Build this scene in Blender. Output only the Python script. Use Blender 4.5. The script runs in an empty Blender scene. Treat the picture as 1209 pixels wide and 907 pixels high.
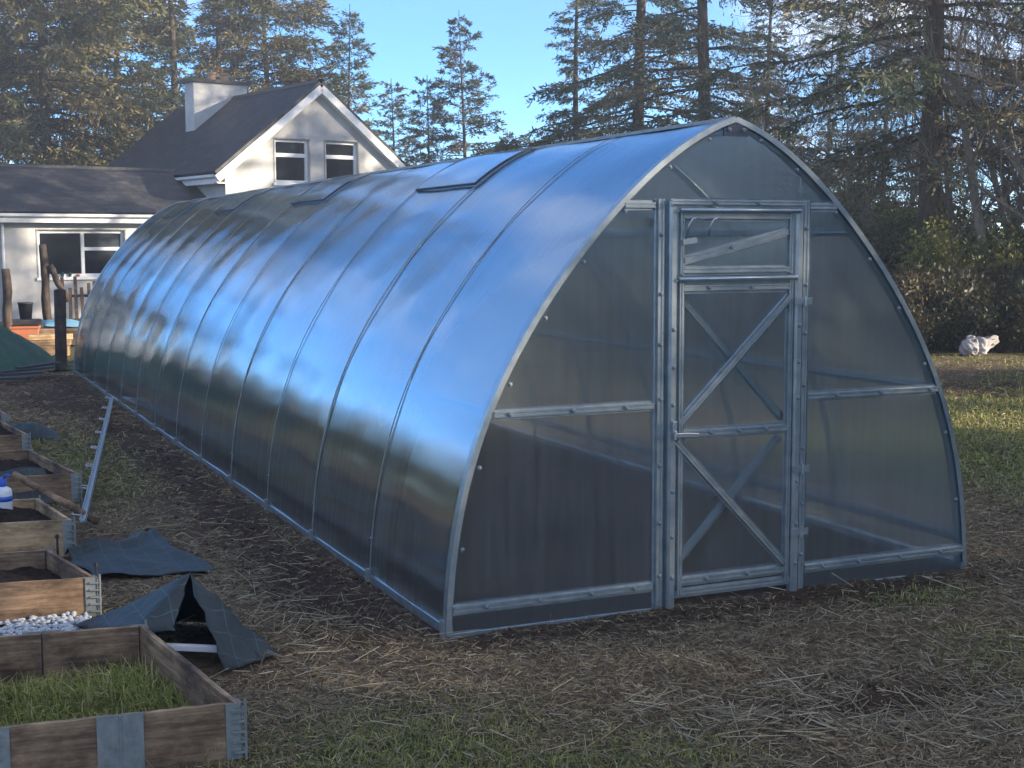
import bpy, bmesh, math, random
import numpy as np
from mathutils import Vector, Matrix, Quaternion
R = math.radians
rng = np.random.default_rng(11)
random.seed(5)
sc = bpy.context.scene
C = sc.collection
# ------------------------------------------------------------------ camera
CAM = Vector((-2.2093, -5.63, 1.7479)); YAW, PITCH, ROLL = R(24.205), R(-5.866), R(-0.2)
fw = Vector((math.sin(YAW)*math.cos(PITCH), math.cos(YAW)*math.cos(PITCH), math.sin(PITCH)))
rt = Vector((math.cos(YAW), -math.sin(YAW), 0)); up = rt.cross(fw)
rt2 = math.cos(ROLL)*rt + math.sin(ROLL)*up; up2 = -math.sin(ROLL)*rt + math.cos(ROLL)*up
cam = bpy.data.cameras.new('camera'); camo = bpy.data.objects.new('camera', cam); C.objects.link(camo)
m = Matrix((rt2, up2, -fw)).transposed().to_4x4(); m.translation = CAM
camo.matrix_world = m
cam.lens = 1613.07/1209*36; cam.sensor_width = 36; cam.clip_start = .05; cam.clip_end = 2000
sc.camera = camo
# ------------------------------------------------------------------ sky and sun
CLOUD_SHIFT = (1, 0, 0)
SUN_EL = R(17); SUN_AZ = math.atan2(.80, -.60)          # azimuth from +Y towards +X
world = bpy.data.worlds.new('World'); sc.world = world; world.use_nodes = True
wn = world.node_tree.nodes; wl = world.node_tree.links
sky = wn.new('ShaderNodeTexSky'); sky.sky_type = 'NISHITA'; sky.sun_disc = False
sky.sun_elevation = SUN_EL; sky.sun_rotation = SUN_AZ
sky.air_density = 1.0; sky.dust_density = 0; sky.ozone_density = 2; sky.altitude = 6000
bg = wn['Background']; bg.inputs['Strength'].default_value = .115
hs = wn.new('ShaderNodeHueSaturation'); hs.inputs['Saturation'].default_value = 1.3; gm_ = wn.new('ShaderNodeGamma'); gm_.inputs[1].default_value = .88
wl.new(sky.outputs[0], gm_.inputs[0]); wl.new(gm_.outputs[0], hs.inputs['Color']); 
# thin white clouds scattered over the whole sky, flattened towards the horizon
ctc = wn.new('ShaderNodeTexCoord'); cmp_ = wn.new('ShaderNodeMapping'); cmp_.inputs['Scale'].default_value = (1, 1, 2.6); cmp_.inputs['Location'].default_value = CLOUD_SHIFT
cnz = wn.new('ShaderNodeTexNoise'); cnz.inputs['Scale'].default_value = 2.1; cnz.inputs['Detail'].default_value = 7; cnz.inputs['Roughness'].default_value = .55; cnz.inputs['Distortion'].default_value = .3
crp = wn.new('ShaderNodeValToRGB'); crp.color_ramp.elements[0].position = .47; crp.color_ramp.elements[1].position = .68
cml = wn.new('ShaderNodeMath'); cml.operation = 'MULTIPLY'; cml.inputs[1].default_value = .85
cmx = wn.new('ShaderNodeMix'); cmx.data_type = 'RGBA'; cmx.inputs[7].default_value = (5.3, 4.75, 4.2, 1)
wl.new(ctc.outputs['Generated'], cmp_.inputs[0]); wl.new(cmp_.outputs[0], cnz.inputs['Vector']); wl.new(cnz.outputs['Fac'], crp.inputs[0]); wl.new(crp.outputs[0], cml.inputs[0]); wl.new(cml.outputs[0], cmx.inputs[0])
wl.new(hs.outputs[0], cmx.inputs[6]); wl.new(cmx.outputs[2], bg.inputs[0])
sd = bpy.data.lights.new('sun', 'SUN'); sd.energy = 3.6; sd.angle = R(.53); sd.color = (1, .87, .68)
so = bpy.data.objects.new('sun', sd); C.objects.link(so)
sv = Vector((math.sin(SUN_AZ)*math.cos(SUN_EL), math.cos(SUN_AZ)*math.cos(SUN_EL), math.sin(SUN_EL)))
so.rotation_euler = sv.to_track_quat('Z', 'Y').to_euler(); so.location = (20, -20, 30)
sc.view_settings.view_transform = 'Standard'; sc.view_settings.look = 'None'
sc.view_settings.gamma = 1; sc.view_settings.exposure = 2.08
sc.cycles.use_denoising = True
sc.cycles.max_bounces = 9; sc.cycles.transparent_max_bounces = 16; sc.cycles.transmission_bounces = 8
sc.cycles.sample_clamp_indirect = 6
# ------------------------------------------------------------------ helpers
def cw(lat, dep):      # metres right of / away from the viewpoint -> ground x, y
    return (CAM.x + lat*math.cos(YAW) + dep*math.sin(YAW), CAM.y - lat*math.sin(YAW) + dep*math.cos(YAW))
class MB:
    def __init__(s): s.v = []; s.f = []
    def add(s, vs, fs):
        n = len(s.v); s.v += [tuple(v) for v in vs]; s.f += [tuple(i+n for i in f) for f in fs]; return s
    def box(s, a, b):
        (x0, y0, z0), (x1, y1, z1) = a, b
        return s.add([(x0,y0,z0),(x1,y0,z0),(x1,y1,z0),(x0,y1,z0),(x0,y0,z1),(x1,y0,z1),(x1,y1,z1),(x0,y1,z1)],
              [(0,3,2,1),(4,5,6,7),(0,1,5,4),(1,2,6,5),(2,3,7,6),(3,0,4,7)])
    def bar(s, p0, p1, w, d, up=(0,0,1)):       # rectangular bar, w across, d along up
        p0, p1 = Vector(p0), Vector(p1); t = (p1-p0).normalized(); u = Vector(up); u = (u - t*u.dot(t)).normalized(); r = t.cross(u)
        vs = []
        for p in (p0, p1):
            for a, b in ((-1,-1),(1,-1),(1,1),(-1,1)): vs.append(p + r*a*w/2 + u*b*d/2)
        return s.add(vs, [(0,3,2,1),(4,5,6,7),(0,1,5,4),(1,2,6,5),(2,3,7,6),(3,0,4,7)])
    def sect(s, path, sec, nrm, closed=False, caps=True):  # sweep a section [(across, out)] along path with normals
        n = len(sec); vs = []; P = [Vector(p) for p in path]
        for i, p in enumerate(P):
            t = (P[min(i+1, len(P)-1)] - P[max(i-1, 0)]).normalized()
            u = Vector(nrm[i] if isinstance(nrm, list) else nrm); u = (u - t*u.dot(t)).normalized(); r = t.cross(u)
            for a, b in sec: vs.append(p + r*a + u*b)
        fs = []
        for i in range(len(P)-1):
            for j in range(n if closed else n-1):
                k = (j+1) % n
                fs.append((i*n+j, i*n+k, (i+1)*n+k, (i+1)*n+j))
        if closed and caps: fs += [tuple(range(n-1, -1, -1)), tuple((len(P)-1)*n+j for j in range(n))]
        return s.add(vs, fs)
    def tube(s, path, rad, k=8, cap=True):
        P = [Vector(p) for p in path]; n = len(P); vs = []
        u = None
        for i, p in enumerate(P):
            t = (P[min(i+1, n-1)] - P[max(i-1, 0)]).normalized()
            if u is None: u = t.orthogonal().normalized()
            u = (u - t*u.dot(t)); u = u.normalized() if u.length > 1e-6 else t.orthogonal().normalized()
            w = t.cross(u); r = rad[i] if hasattr(rad, '__len__') else rad
            for j in range(k):
                a = 2*math.pi*j/k; vs.append(p + (u*math.cos(a) + w*math.sin(a))*r)
        fs = [(i*k+j, i*k+(j+1)%k, (i+1)*k+(j+1)%k, (i+1)*k+j) for i in range(n-1) for j in range(k)]
        if cap: fs += [tuple(range(k-1, -1, -1)), tuple((n-1)*k+j for j in range(k))]
        return s.add(vs, fs)
    def lathe(s, prof, c=(0,0,0), k=16, ax='z'):
        vs = []; n = len(prof)
        for r, z in prof:
            for j in range(k):
                a = 2*math.pi*j/k
                q = (r*math.cos(a), r*math.sin(a), z)
                if ax == 'y': q = (q[0], -q[2], q[1])
                vs.append((q[0]+c[0], q[1]+c[1], q[2]+c[2]))
        fs = [(i*k+j, i*k+(j+1)%k, (i+1)*k+(j+1)%k, (i+1)*k+j) for i in range(n-1) for j in range(k)]
        fs += [tuple(range(k-1, -1, -1)), tuple((n-1)*k+j for j in range(k))]
        return s.add(vs, fs)
    def mesh(s, name):
        me = bpy.data.meshes.new(name); me.from_pydata(s.v, [], s.f); me.update(); return me
    def build(s, name, mat, parent=None, smooth=False, bevel=0, world=True):
        return link(name, s.mesh(name), mat, parent, smooth, bevel, world)
def link(name, me, mat, parent=None, smooth=False, bevel=0, world=True):
    o = bpy.data.objects.new(name, me); C.objects.link(o)
    if mat and not me.materials: me.materials.append(mat)
    if parent is not None:
        o.parent = parent
        if world and parent.type == 'EMPTY': o.matrix_parent_inverse = parent.matrix_basis.inverted()
    if smooth: me.polygons.foreach_set('use_smooth', [True]*len(me.polygons))
    if bevel:
        b = o.modifiers.new('bevel', 'BEVEL'); b.width = bevel; b.segments = 2; b.limit_method = 'ANGLE'
    return o
def tag(o, label=None, cat=None, group=None, kind=None):
    if label: o['label'] = label
    if cat: o['category'] = cat
    if group: o['group'] = group
    if kind: o['kind'] = kind
    return o
def thing(name, label, cat, loc=(0,0,0), rz=0, group=None):
    o = bpy.data.objects.new(name, None); C.objects.link(o); o.empty_display_size = .2
    o.location = loc; o.rotation_euler = (0, 0, rz)
    return tag(o, label, cat, group)
def copy_tree(o, parent=None):
    c = o.copy(); C.objects.link(c); c.parent = parent
    if parent is not None: c.matrix_parent_inverse = o.matrix_parent_inverse.copy()
    for ch in list(o.children): copy_tree(ch, c)
    return c
def npmesh(name, V, F, col=None, uv=None):
    """V (n,3), F (m,k) arrays, k = 3 or 4"""
    V = np.asarray(V, np.float32); F = np.asarray(F, np.int32); k = F.shape[1]
    me = bpy.data.meshes.new(name)
    me.vertices.add(len(V)); me.vertices.foreach_set('co', V.ravel())
    me.loops.add(F.size); me.loops.foreach_set('vertex_index', F.ravel())
    me.polygons.add(len(F)); me.polygons.foreach_set('loop_start', np.arange(0, F.size, k, dtype=np.int32))
    me.update(calc_edges=True)
    if col is not None:
        a = me.color_attributes.new('tint', 'FLOAT_COLOR', 'POINT')
        c4 = np.ones((len(V), 4), np.float32); c4[:, :3] = col; a.data.foreach_set('color', c4.ravel())
    return me
# value noise, vectorised
_tab = np.random.default_rng(3).random((256, 256))
def vnoise(x, y):
    xi = np.floor(x).astype(int); yi = np.floor(y).astype(int); fx = x-xi; fy = y-yi
    fx = fx*fx*(3-2*fx); fy = fy*fy*(3-2*fy)
    g = lambda a, b: _tab[a & 255, b & 255]
    return (g(xi,yi)*(1-fx)+g(xi+1,yi)*fx)*(1-fy) + (g(xi,yi+1)*(1-fx)+g(xi+1,yi+1)*fx)*fy
def fbm(x, y, o=4):
    s = 0; a = .5
    for i in range(o): s = s + a*vnoise(x*2**i+17.3*i, y*2**i-9.1*i); a *= .5
    return s/(1-.5**o)
# ------------------------------------------------------------------ materials
def nm(name):
    m_ = bpy.data.materials.new(name); m_.use_nodes = True; return m_, m_.node_tree.nodes, m_.node_tree.links, m_.node_tree.nodes['Principled BSDF']
def noise_ramp(n, l, scale, stops, detail=5, coord='Object', stretch=None, rough=.6, dist=0):
    tc = n.new('ShaderNodeTexCoord'); mp = n.new('ShaderNodeMapping'); l.new(tc.outputs[coord], mp.inputs[0])
    if stretch: mp.inputs['Scale'].default_value = stretch
    t = n.new('ShaderNodeTexNoise'); t.inputs['Scale'].default_value = scale; t.inputs['Detail'].default_value = detail
    t.inputs['Roughness'].default_value = rough; t.inputs['Distortion'].default_value = dist
    l.new(mp.outputs[0], t.inputs['Vector'])
    r = n.new('ShaderNodeValToRGB'); e = r.color_ramp.elements
    while len(e) < len(stops): e.new(.5)
    for el, (p, c) in zip(e, stops): el.position = p; el.color = (*c, 1)
    l.new(t.outputs['Fac'], r.inputs[0])
    return r, t, mp
def bump(n, l, b, src, strength, dist=.01):
    bp = n.new('ShaderNodeBump'); bp.inputs['Strength'].default_value = strength; bp.inputs['Distance'].default_value = dist
    l.new(src, bp.inputs['Height']); l.new(bp.outputs[0], b.inputs['Normal']); return bp
def simple(name, c0, c1, scale=8, rough=.7, metal=0, bs=.2, stretch=None, bd=.01, detail=5, spec=.5):
    m_, n, l, b = nm(name)
    r, t, _ = noise_ramp(n, l, scale, [(.3, c0), (.7, c1)], stretch=stretch, detail=detail)
    l.new(r.outputs[0], b.inputs['Base Color']); b.inputs['Roughness'].default_value = rough; b.inputs['Metallic'].default_value = metal
    b.inputs['Specular IOR Level'].default_value = spec
    if bs: bump(n, l, b, t.outputs['Fac'], bs, bd)
    return m_
def wood(name, cols, rough=.8, stretch=(2, 30, 30), moss=None):
    m_, n, l, b = nm(name)
    r, t, mp = noise_ramp(n, l, 1.5, [(.25, cols[0]), (.5, cols[1]), (.75, cols[2])], stretch=stretch, detail=8, dist=.6)
    r2, t2, _ = noise_ramp(n, l, 2.6, [(.36, (.16,.14,.13)), (.46, (.62,.58,.55)), (.58, (1.2,1.17,1.12))], detail=10, rough=.72, stretch=(1, 2.2, 2.2))
    mx = n.new('ShaderNodeMix'); mx.data_type = 'RGBA'; mx.blend_type = 'MULTIPLY'; mx.inputs[0].default_value = 1
    l.new(r.outputs[0], mx.inputs[6]); l.new(r2.outputs[0], mx.inputs[7])
    l.new(mx.outputs[2], b.inputs['Base Color']); b.inputs['Roughness'].default_value = rough
    bump(n, l, b, t.outputs['Fac'], .5, .004)
    return m_
def tinted(name, mult=(1,1,1), rough=.75, trans=.0, spec=.3):
    m_, n, l, b = nm(name)
    a = n.new('ShaderNodeAttribute'); a.attribute_name = 'tint'
    mx = n.new('ShaderNodeMix'); mx.data_type = 'RGBA'; mx.blend_type = 'MULTIPLY'; mx.inputs[0].default_value = 1
    oi = n.new('ShaderNodeObjectInfo'); mr = n.new('ShaderNodeMapRange'); mr.inputs[3].default_value = .8; mr.inputs[4].default_value = 1.2
    l.new(oi.outputs['Random'], mr.inputs[0])
    sc_ = n.new('ShaderNodeVectorMath'); sc_.operation = 'SCALE'; sc_.inputs[0].default_value = mult; l.new(mr.outputs[0], sc_.inputs['Scale'])
    l.new(a.outputs['Color'], mx.inputs[6]); l.new(sc_.outputs[0], mx.inputs[7])
    l.new(mx.outputs[2], b.inputs['Base Color']); b.inputs['Roughness'].default_value = rough; b.inputs['Specular IOR Level'].default_value = spec
    if trans:
        tr = n.new('ShaderNodeBsdfTranslucent'); l.new(mx.outputs[2], tr.inputs[0])
        ms = n.new('ShaderNodeMixShader'); ms.inputs[0].default_value = trans
        l.new(b.outputs[0], ms.inputs[1]); l.new(tr.outputs[0], ms.inputs[2]); l.new(ms.outputs[0], n['Material Output'].inputs[0])
    return m_
def polycarb(name, blur=.45):
    m_, n, l, b = nm(name); n.remove(b)
    tc = n.new('ShaderNodeUVMap')
    wv = n.new('ShaderNodeTexWave'); wv.wave_type = 'BANDS'; wv.bands_direction = 'X'; wv.inputs['Scale'].default_value = 24; wv.inputs['Distortion'].default_value = 0
    l.new(tc.outputs[0], wv.inputs[0])
    nz = n.new('ShaderNodeTexNoise'); nz.inputs['Scale'].default_value = 1.3; nz.inputs['Detail'].default_value = 2; l.new(tc.outputs[0], nz.inputs['Vector'])
    b1 = n.new('ShaderNodeBump'); b1.inputs['Strength'].default_value = .10; b1.inputs['Distance'].default_value = .002; l.new(wv.outputs['Fac'], b1.inputs['Height'])
    b2 = n.new('ShaderNodeBump'); b2.inputs['Strength'].default_value = .05; b2.inputs['Distance'].default_value = .06; l.new(nz.outputs['Fac'], b2.inputs['Height']); l.new(b1.outputs[0], b2.inputs['Normal'])
    # dusty film and splashes: more scatter near the foot and in blotches
    nz2 = n.new('ShaderNodeTexNoise'); nz2.inputs['Scale'].default_value = 1; nz2.inputs['Detail'].default_value = 6; mpx = n.new('ShaderNodeMapping'); mpx.inputs['Scale'].default_value = (26, 1.6, 1); l.new(tc.outputs[0], mpx.inputs[0]); l.new(mpx.outputs[0], nz2.inputs['Vector'])
    mr = n.new('ShaderNodeMapRange'); mr.inputs[1].default_value = .35; mr.inputs[2].default_value = .75; mr.inputs[3].default_value = .10; mr.inputs[4].default_value = .24
    l.new(nz2.outputs['Fac'], mr.inputs[0])
    tp = n.new('ShaderNodeBsdfTransparent'); tp.inputs[0].default_value = (.80, .86, .88, 1)
    df = n.new('ShaderNodeBsdfDiffuse'); df.inputs[0].default_value = (.33, .36, .39, 1)
    tl = n.new('ShaderNodeBsdfTranslucent'); tl.inputs[0].default_value = (.78, .82, .84, 1)
    rf = n.new('ShaderNodeBsdfRefraction'); rf.inputs[0].default_value = (.82, .88, .90, 1); rf.inputs['IOR'].default_value = 1.07; rf.inputs['Roughness'].default_value = .45
    m0 = n.new('ShaderNodeMixShader'); m0.inputs[0].default_value = blur; l.new(tp.outputs[0], m0.inputs[1]); l.new(rf.outputs[0], m0.inputs[2])
    m1 = n.new('ShaderNodeMixShader'); m1.inputs[0].default_value = .72; l.new(df.outputs[0], m1.inputs[1]); l.new(tl.outputs[0], m1.inputs[2])
    m2 = n.new('ShaderNodeMixShader'); l.new(mr.outputs[0], m2.inputs[0]); l.new(m0.outputs[0], m2.inputs[1]); l.new(m1.outputs[0], m2.inputs[2])
    gl = n.new('ShaderNodeBsdfGlossy'); gl.inputs['Roughness'].default_value = .09; gl.inputs[0].default_value = (.74, .86, .97, 1); l.new(b2.outputs[0], gl.inputs['Normal'])
    fr = n.new('ShaderNodeFresnel'); fr.inputs[0].default_value = 1.95
    geo = n.new('ShaderNodeNewGeometry')
    # the same reflectance from inside and outside of the thin twin-wall sheet
    l.new(b2.outputs[0], fr.inputs['Normal'])
    lw = n.new('ShaderNodeLayerWeight'); lw.inputs['Blend'].default_value = .5
    pw = n.new('ShaderNodeMath'); pw.operation = 'POWER'; pw.inputs[1].default_value = 1.9; l.new(lw.outputs['Facing'], pw.inputs[0])
    ad = n.new('ShaderNodeMapRange'); ad.inputs[3].default_value = .15; ad.inputs[4].default_value = .95; l.new(pw.outputs[0], ad.inputs[0])
    m3 = n.new('ShaderNodeMixShader'); l.new(ad.outputs[0], m3.inputs[0]); l.new(m2.outputs[0], m3.inputs[1]); l.new(gl.outputs[0], m3.inputs[2])
    l.new(m3.outputs[0], n['Material Output'].inputs[0])
    return m_
M = {}
M['poly'] = polycarb('twin_wall_polycarbonate'); M['poly_side'] = polycarb('twin_wall_side_sheet', .84)
M['galv'] = simple('galvanised_steel', (.33,.38,.41), (.48,.53,.55), 14, .36, .75, .05)
M['galv_dull'] = simple('weathered_zinc', (.17,.185,.175), (.29,.305,.29), 20, .6, .2, .25)
M['rubber'] = simple('washer_rubber', (.16,.19,.21), (.28,.31,.33), 30, .5, .5, 0)
M['seal'] = simple('dark_seal', (.03,.04,.06), (.05,.06,.09), 30, .5, 0, 0)
M['wood_old'] = wood('weathered_board', [(.08,.052,.033), (.25,.165,.10), (.44,.31,.18)])
M['wood_mid'] = wood('stained_board', [(.09,.055,.034), (.24,.155,.092), (.38,.26,.15)])
M['wood_new'] = wood('fresh_pine_board', [(.30,.19,.10), (.48,.33,.18), (.58,.42,.24)])
M['log'] = wood('bark_log', [(.018,.012,.009), (.055,.037,.025), (.10,.07,.048)], stretch=(12, 12, 2))
M['soil'] = simple('garden_soil', (.012,.008,.006), (.045,.03,.022), 25, .95, 0, .9, bd=.03, spec=.1)
M['fabric'] = simple('landscape_fabric', (.008,.015,.018), (.022,.034,.038), 9, .6, 0, .25, spec=.5)
def fabric_mat():
    m_, n, l, b = nm('landscape_fabric')
    r, t, mp = noise_ramp(n, l, 7, [(.3, (.010,.017,.019)), (.7, (.026,.038,.040))], detail=7)
    bt = n.new('ShaderNodeTexBrick'); bt.offset = 0; bt.inputs['Scale'].default_value = 1; bt.inputs['Brick Width'].default_value = .11; bt.inputs['Row Height'].default_value = .11; bt.inputs['Mortar Size'].default_value = .0022
    bt.inputs['Color1'].default_value = bt.inputs['Color2'].default_value = (1, 1, 1, 1); bt.inputs['Mortar'].default_value = (2.6, 2.8, 2.6, 1); l.new(mp.outputs[0], bt.inputs[0])
    mx = n.new('ShaderNodeMix'); mx.data_type = 'RGBA'; mx.blend_type = 'MULTIPLY'; mx.inputs[0].default_value = 1; l.new(r.outputs[0], mx.inputs[6]); l.new(bt.outputs[0], mx.inputs[7])
    l.new(mx.outputs[2], b.inputs['Base Color']); b.inputs['Roughness'].default_value = .58
    t2 = n.new('ShaderNodeTexNoise'); t2.inputs['Scale'].default_value = 26; t2.inputs['Detail'].default_value = 4; l.new(mp.outputs[0], t2.inputs['Vector'])
    bump(n, l, b, t2.outputs['Fac'], .45, .012)
    return m_
M['fabric'] = fabric_mat()
M['clod'] = simple('earth_clods', (.035,.024,.016), (.10,.072,.05), 30, .95, 0, .6, bd=.02, spec=.1)
M['net'] = simple('green_netting', (.012,.05,.035), (.03,.085,.06), 12, .8, 0, .4)
M['render'] = simple('white_render', (.40,.39,.375), (.54,.53,.515), 2.5, .9, 0, .15)
M['white'] = simple('white_paint', (.70,.70,.70), (.80,.80,.80), 6, .45, 0, 0)
M['terracotta'] = simple('terracotta_plastic', (.42,.13,.06), (.50,.17,.08), 6, .6, 0, .1)
M['bark'] = simple('bark', (.03,.024,.018), (.10,.08,.06), 6, .95, 0, .9, stretch=(3,3,.6), bd=.04, spec=.1)
M['bark_pale'] = simple('pale_bark', (.10,.085,.065), (.24,.20,.16), 6, .95, 0, .6, stretch=(3,3,.6), bd=.03, spec=.1)
M['lead'] = simple('chimney_cap', (.05,.045,.04), (.10,.09,.08), 6, .8, 0, .2)
M['clay'] = simple('chimney_clay', (.35,.20,.12), (.5,.32,.2), 6, .8, 0, .2)
M['plastic_white'] = simple('white_plastic', (.62,.63,.65), (.75,.76,.78), 6, .4, 0, 0)
M['plastic_blue'] = simple('blue_plastic', (.02,.08,.4), (.03,.11,.5), 6, .4, 0, 0)
M['blue_sheet'] = simple('blue_sheet', (.08,.20,.30), (.16,.32,.42), 6, .5, 0, .4)
M['dark'] = simple('dark_plastic', (.015,.015,.017), (.035,.035,.04), 6, .6, 0, .1)
M['gravel'] = simple('white_gravel', (.30,.32,.34), (.62,.64,.66), 40, .8, 0, .2)
M['sack'] = simple('white_sack', (.22,.19,.18), (.5,.46,.45), 5, .7, 0, .5)
M['fol'] = tinted('needle_foliage', (1,1,1), .7, .22)
M['leaf'] = tinted('leaf_foliage', (1,1,1), .5, .35, .5)
M['blade'] = tinted('grass_blades', (1,1,1), .7, .3)
M['thatch'] = tinted('dead_grass', (1,1,1), .85, .1)
def slate_mat():
    m_, n, l, b = nm('slate_roof')
    tc = n.new('ShaderNodeTexCoord'); bt = n.new('ShaderNodeTexBrick'); bt.inputs['Scale'].default_value = 1
    bt.inputs['Brick Width'].default_value = .3; bt.inputs['Row Height'].default_value = .22; bt.inputs['Mortar Size'].default_value = .012
    bt.inputs['Color1'].default_value = (.018,.018,.021,1); bt.inputs['Color2'].default_value = (.048,.046,.05,1); bt.inputs['Mortar'].default_value = (.012,.012,.012,1)
    l.new(tc.outputs['UV'], bt.inputs[0])
    r, t, _ = noise_ramp(n, l, 2.2, [(.35, (.5,.5,.5)), (.6, (1,.97,.9)), (.72, (1.9,1.75,1.3))], detail=8)
    mx = n.new('ShaderNodeMix'); mx.data_type = 'RGBA'; mx.blend_type = 'MULTIPLY'; mx.inputs[0].default_value = .9
    l.new(bt.outputs[0], mx.inputs[6]); l.new(r.outputs[0], mx.inputs[7]); l.new(mx.outputs[2], b.inputs['Base Color'])
    b.inputs['Roughness'].default_value = .55
    bump(n, l, b, bt.outputs['Fac'], -.6, .02)
    return m_
M['slate'] = slate_mat()
def glass_mat():
    m_, n, l, b = nm('window_glass'); b.inputs['Base Color'].default_value = (.012,.014,.018,1); b.inputs['Roughness'].default_value = .04; b.inputs['IOR'].default_value = 1.6
    return m_
M['glass'] = glass_mat()
# ------------------------------------------------------------------ ground
def sstep(a, b, x): t = np.clip((x-a)/(b-a), 0, 1); return t*t*(3-2*t)
def blob(x, y, cx, cy, rx, ry): return np.exp(-(((x-cx)/rx)**2 + ((y-cy)/ry)**2))
def g_mud(x, y):
    s = np.exp(-((x+.28)/.34)**2)*sstep(-.4, .2, y)*sstep(15, 13, y)
    s = np.maximum(s, np.exp(-((y+.16)/.22)**2)*sstep(-.6, 0, x)*sstep(3.6, 3.1, x)*.9)
    s = np.maximum(s, blob(x, y, -.5, 10.5, .9, 2.6))
    s = np.maximum(s, blob(x, y, 1.2, -1.55, .5, .22)*.9)
    s = np.maximum(s, blob(x, y, 10.2, 7.0, 2.6, 1.6)*.9)
    s = np.maximum(s, .75*((x > .02) & (x < 2.98) & (y > .02) & (y < 14.1)))
    return np.clip(s*(.55+.9*fbm(x*1.3+5, y*1.3)), 0, 1)
def g_green(x, y):
    s = blob(x, y, -.75, -1.35, .55, .5)*.95
    s = np.maximum(s, blob(x, y, -.05, -1.75, .5, .35)*.8)
    s = np.maximum(s, blob(x, y, -1.2, .55, .35, .5)*.6)
    s = np.maximum(s, blob(x, y, -.95, 6.0, .55, 2.2)*.7)
    s = np.maximum(s, blob(x, y, 2.35, -.32, .35, .22)*.9)
    s = np.maximum(s, blob(x, y, 2.2, -1.35, .6, .45)*.45)
    s = np.maximum(s, sstep(3.9, 5.6, x)*sstep(6.6, 4.6, y-.55*(x-6.5))*.95)
    s = np.maximum(s, sstep(18, 24, np.hypot(x+2, y+5))*.8)
    s = s + .3*(fbm(x*.9+3, y*.9+8)-.48)
    return np.clip(s, 0, 1)
def g_straw(x, y):
    s = blob(x, y, -.65, .9, .4, 1.2)*.8 + blob(x, y, 1.3, -1.75, .55, .3) + blob(x, y, .55, -1.45, .5, .25)*.6 + blob(x, y, 3.2, -.9, 1, .6)*.3
    return np.clip(s*(.4+1.1*fbm(x*3, y*3+4)), .04, 1)
def hgt(x, y):
    d = np.hypot(x+2.2, y+5.6)
    amp = np.minimum(.045, .012+.0016*d)
    h = (fbm(x*1.1, y*1.1, 5)-.5)*amp*1.6 + (fbm(x*7, y*7, 3)-.5)*.028 - .012
    h = h + .03*blob(x, y, -.25, 4, .16, 6) * (fbm(x*6, y*6, 2)) - .05*blob(x, y, 1.25, -1.6, .4, .15)
    return h
def grow(a, b, step, lim, k=1.22):
    mid = list(np.arange(a, b, step)); lo = []; hi = []; s = step; v = a
    while v > -lim: s *= k; v -= s; lo.append(v)
    s = step; v = mid[-1]
    while v < lim: s *= k; v += s; hi.append(v)
    return np.array(lo[::-1]+mid+hi)
xs = grow(-3.2, 7.5, .055, 420); ys = grow(-2.6, 9, .06, 420)
X, Y = np.meshgrid(xs, ys); X = X.ravel(); Y = Y.ravel(); Z = hgt(X, Y)
nx, ny = len(xs), len(ys)
i = np.arange(nx*ny).reshape(ny, nx)
F = np.stack([i[:-1,:-1], i[:-1,1:], i[1:,1:], i[1:,:-1]], -1).reshape(-1, 4)
ground_me = npmesh('ground', np.stack([X, Y, Z], 1), F, np.stack([g_mud(X, Y), g_green(X, Y), g_straw(X, Y)], 1))
def ground_mat():
    m_, n, l, b = nm('muddy_ground')
    a = n.new('ShaderNodeAttribute'); a.attribute_name = 'tint'; sp = n.new('ShaderNodeSeparateColor'); l.new(a.outputs['Color'], sp.inputs[0])
    r1, t1, _ = noise_ramp(n, l, 22, [(.3, (.07,.047,.030)), (.55, (.17,.122,.075)), (.75, (.32,.235,.145))], detail=9, rough=.7)
    r2, t2, _ = noise_ramp(n, l, 30, [(.3, (.034,.021,.013)), (.7, (.10,.064,.040))], detail=8)
    r3, t3, _ = noise_ramp(n, l, 18, [(.3, (.035,.042,.016)), (.55, (.08,.09,.03)), (.75, (.16,.15,.06))], detail=9)
    def mix(f, c1, c2):
        mx = n.new('ShaderNodeMix'); mx.data_type = 'RGBA'; l.new(f, mx.inputs[0]); l.new(c1, mx.inputs[6]); l.new(c2, mx.inputs[7]); return mx.outputs[2]
    c = mix(sp.outputs[1], r1.outputs[0], r3.outputs[0]); c = mix(sp.outputs[0], c, r2.outputs[0])
    l.new(c, b.inputs['Base Color']); b.inputs['Roughness'].default_value = .95; b.inputs['Specular IOR Level'].default_value = .15
    bump(n, l, b, t1.outputs['Fac'], 1.0, .05)
    return m_
go = link('ground', ground_me, ground_mat(), smooth=True); tag(go, 'muddy ground with dead grass thatch', 'ground', kind='structure')
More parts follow.
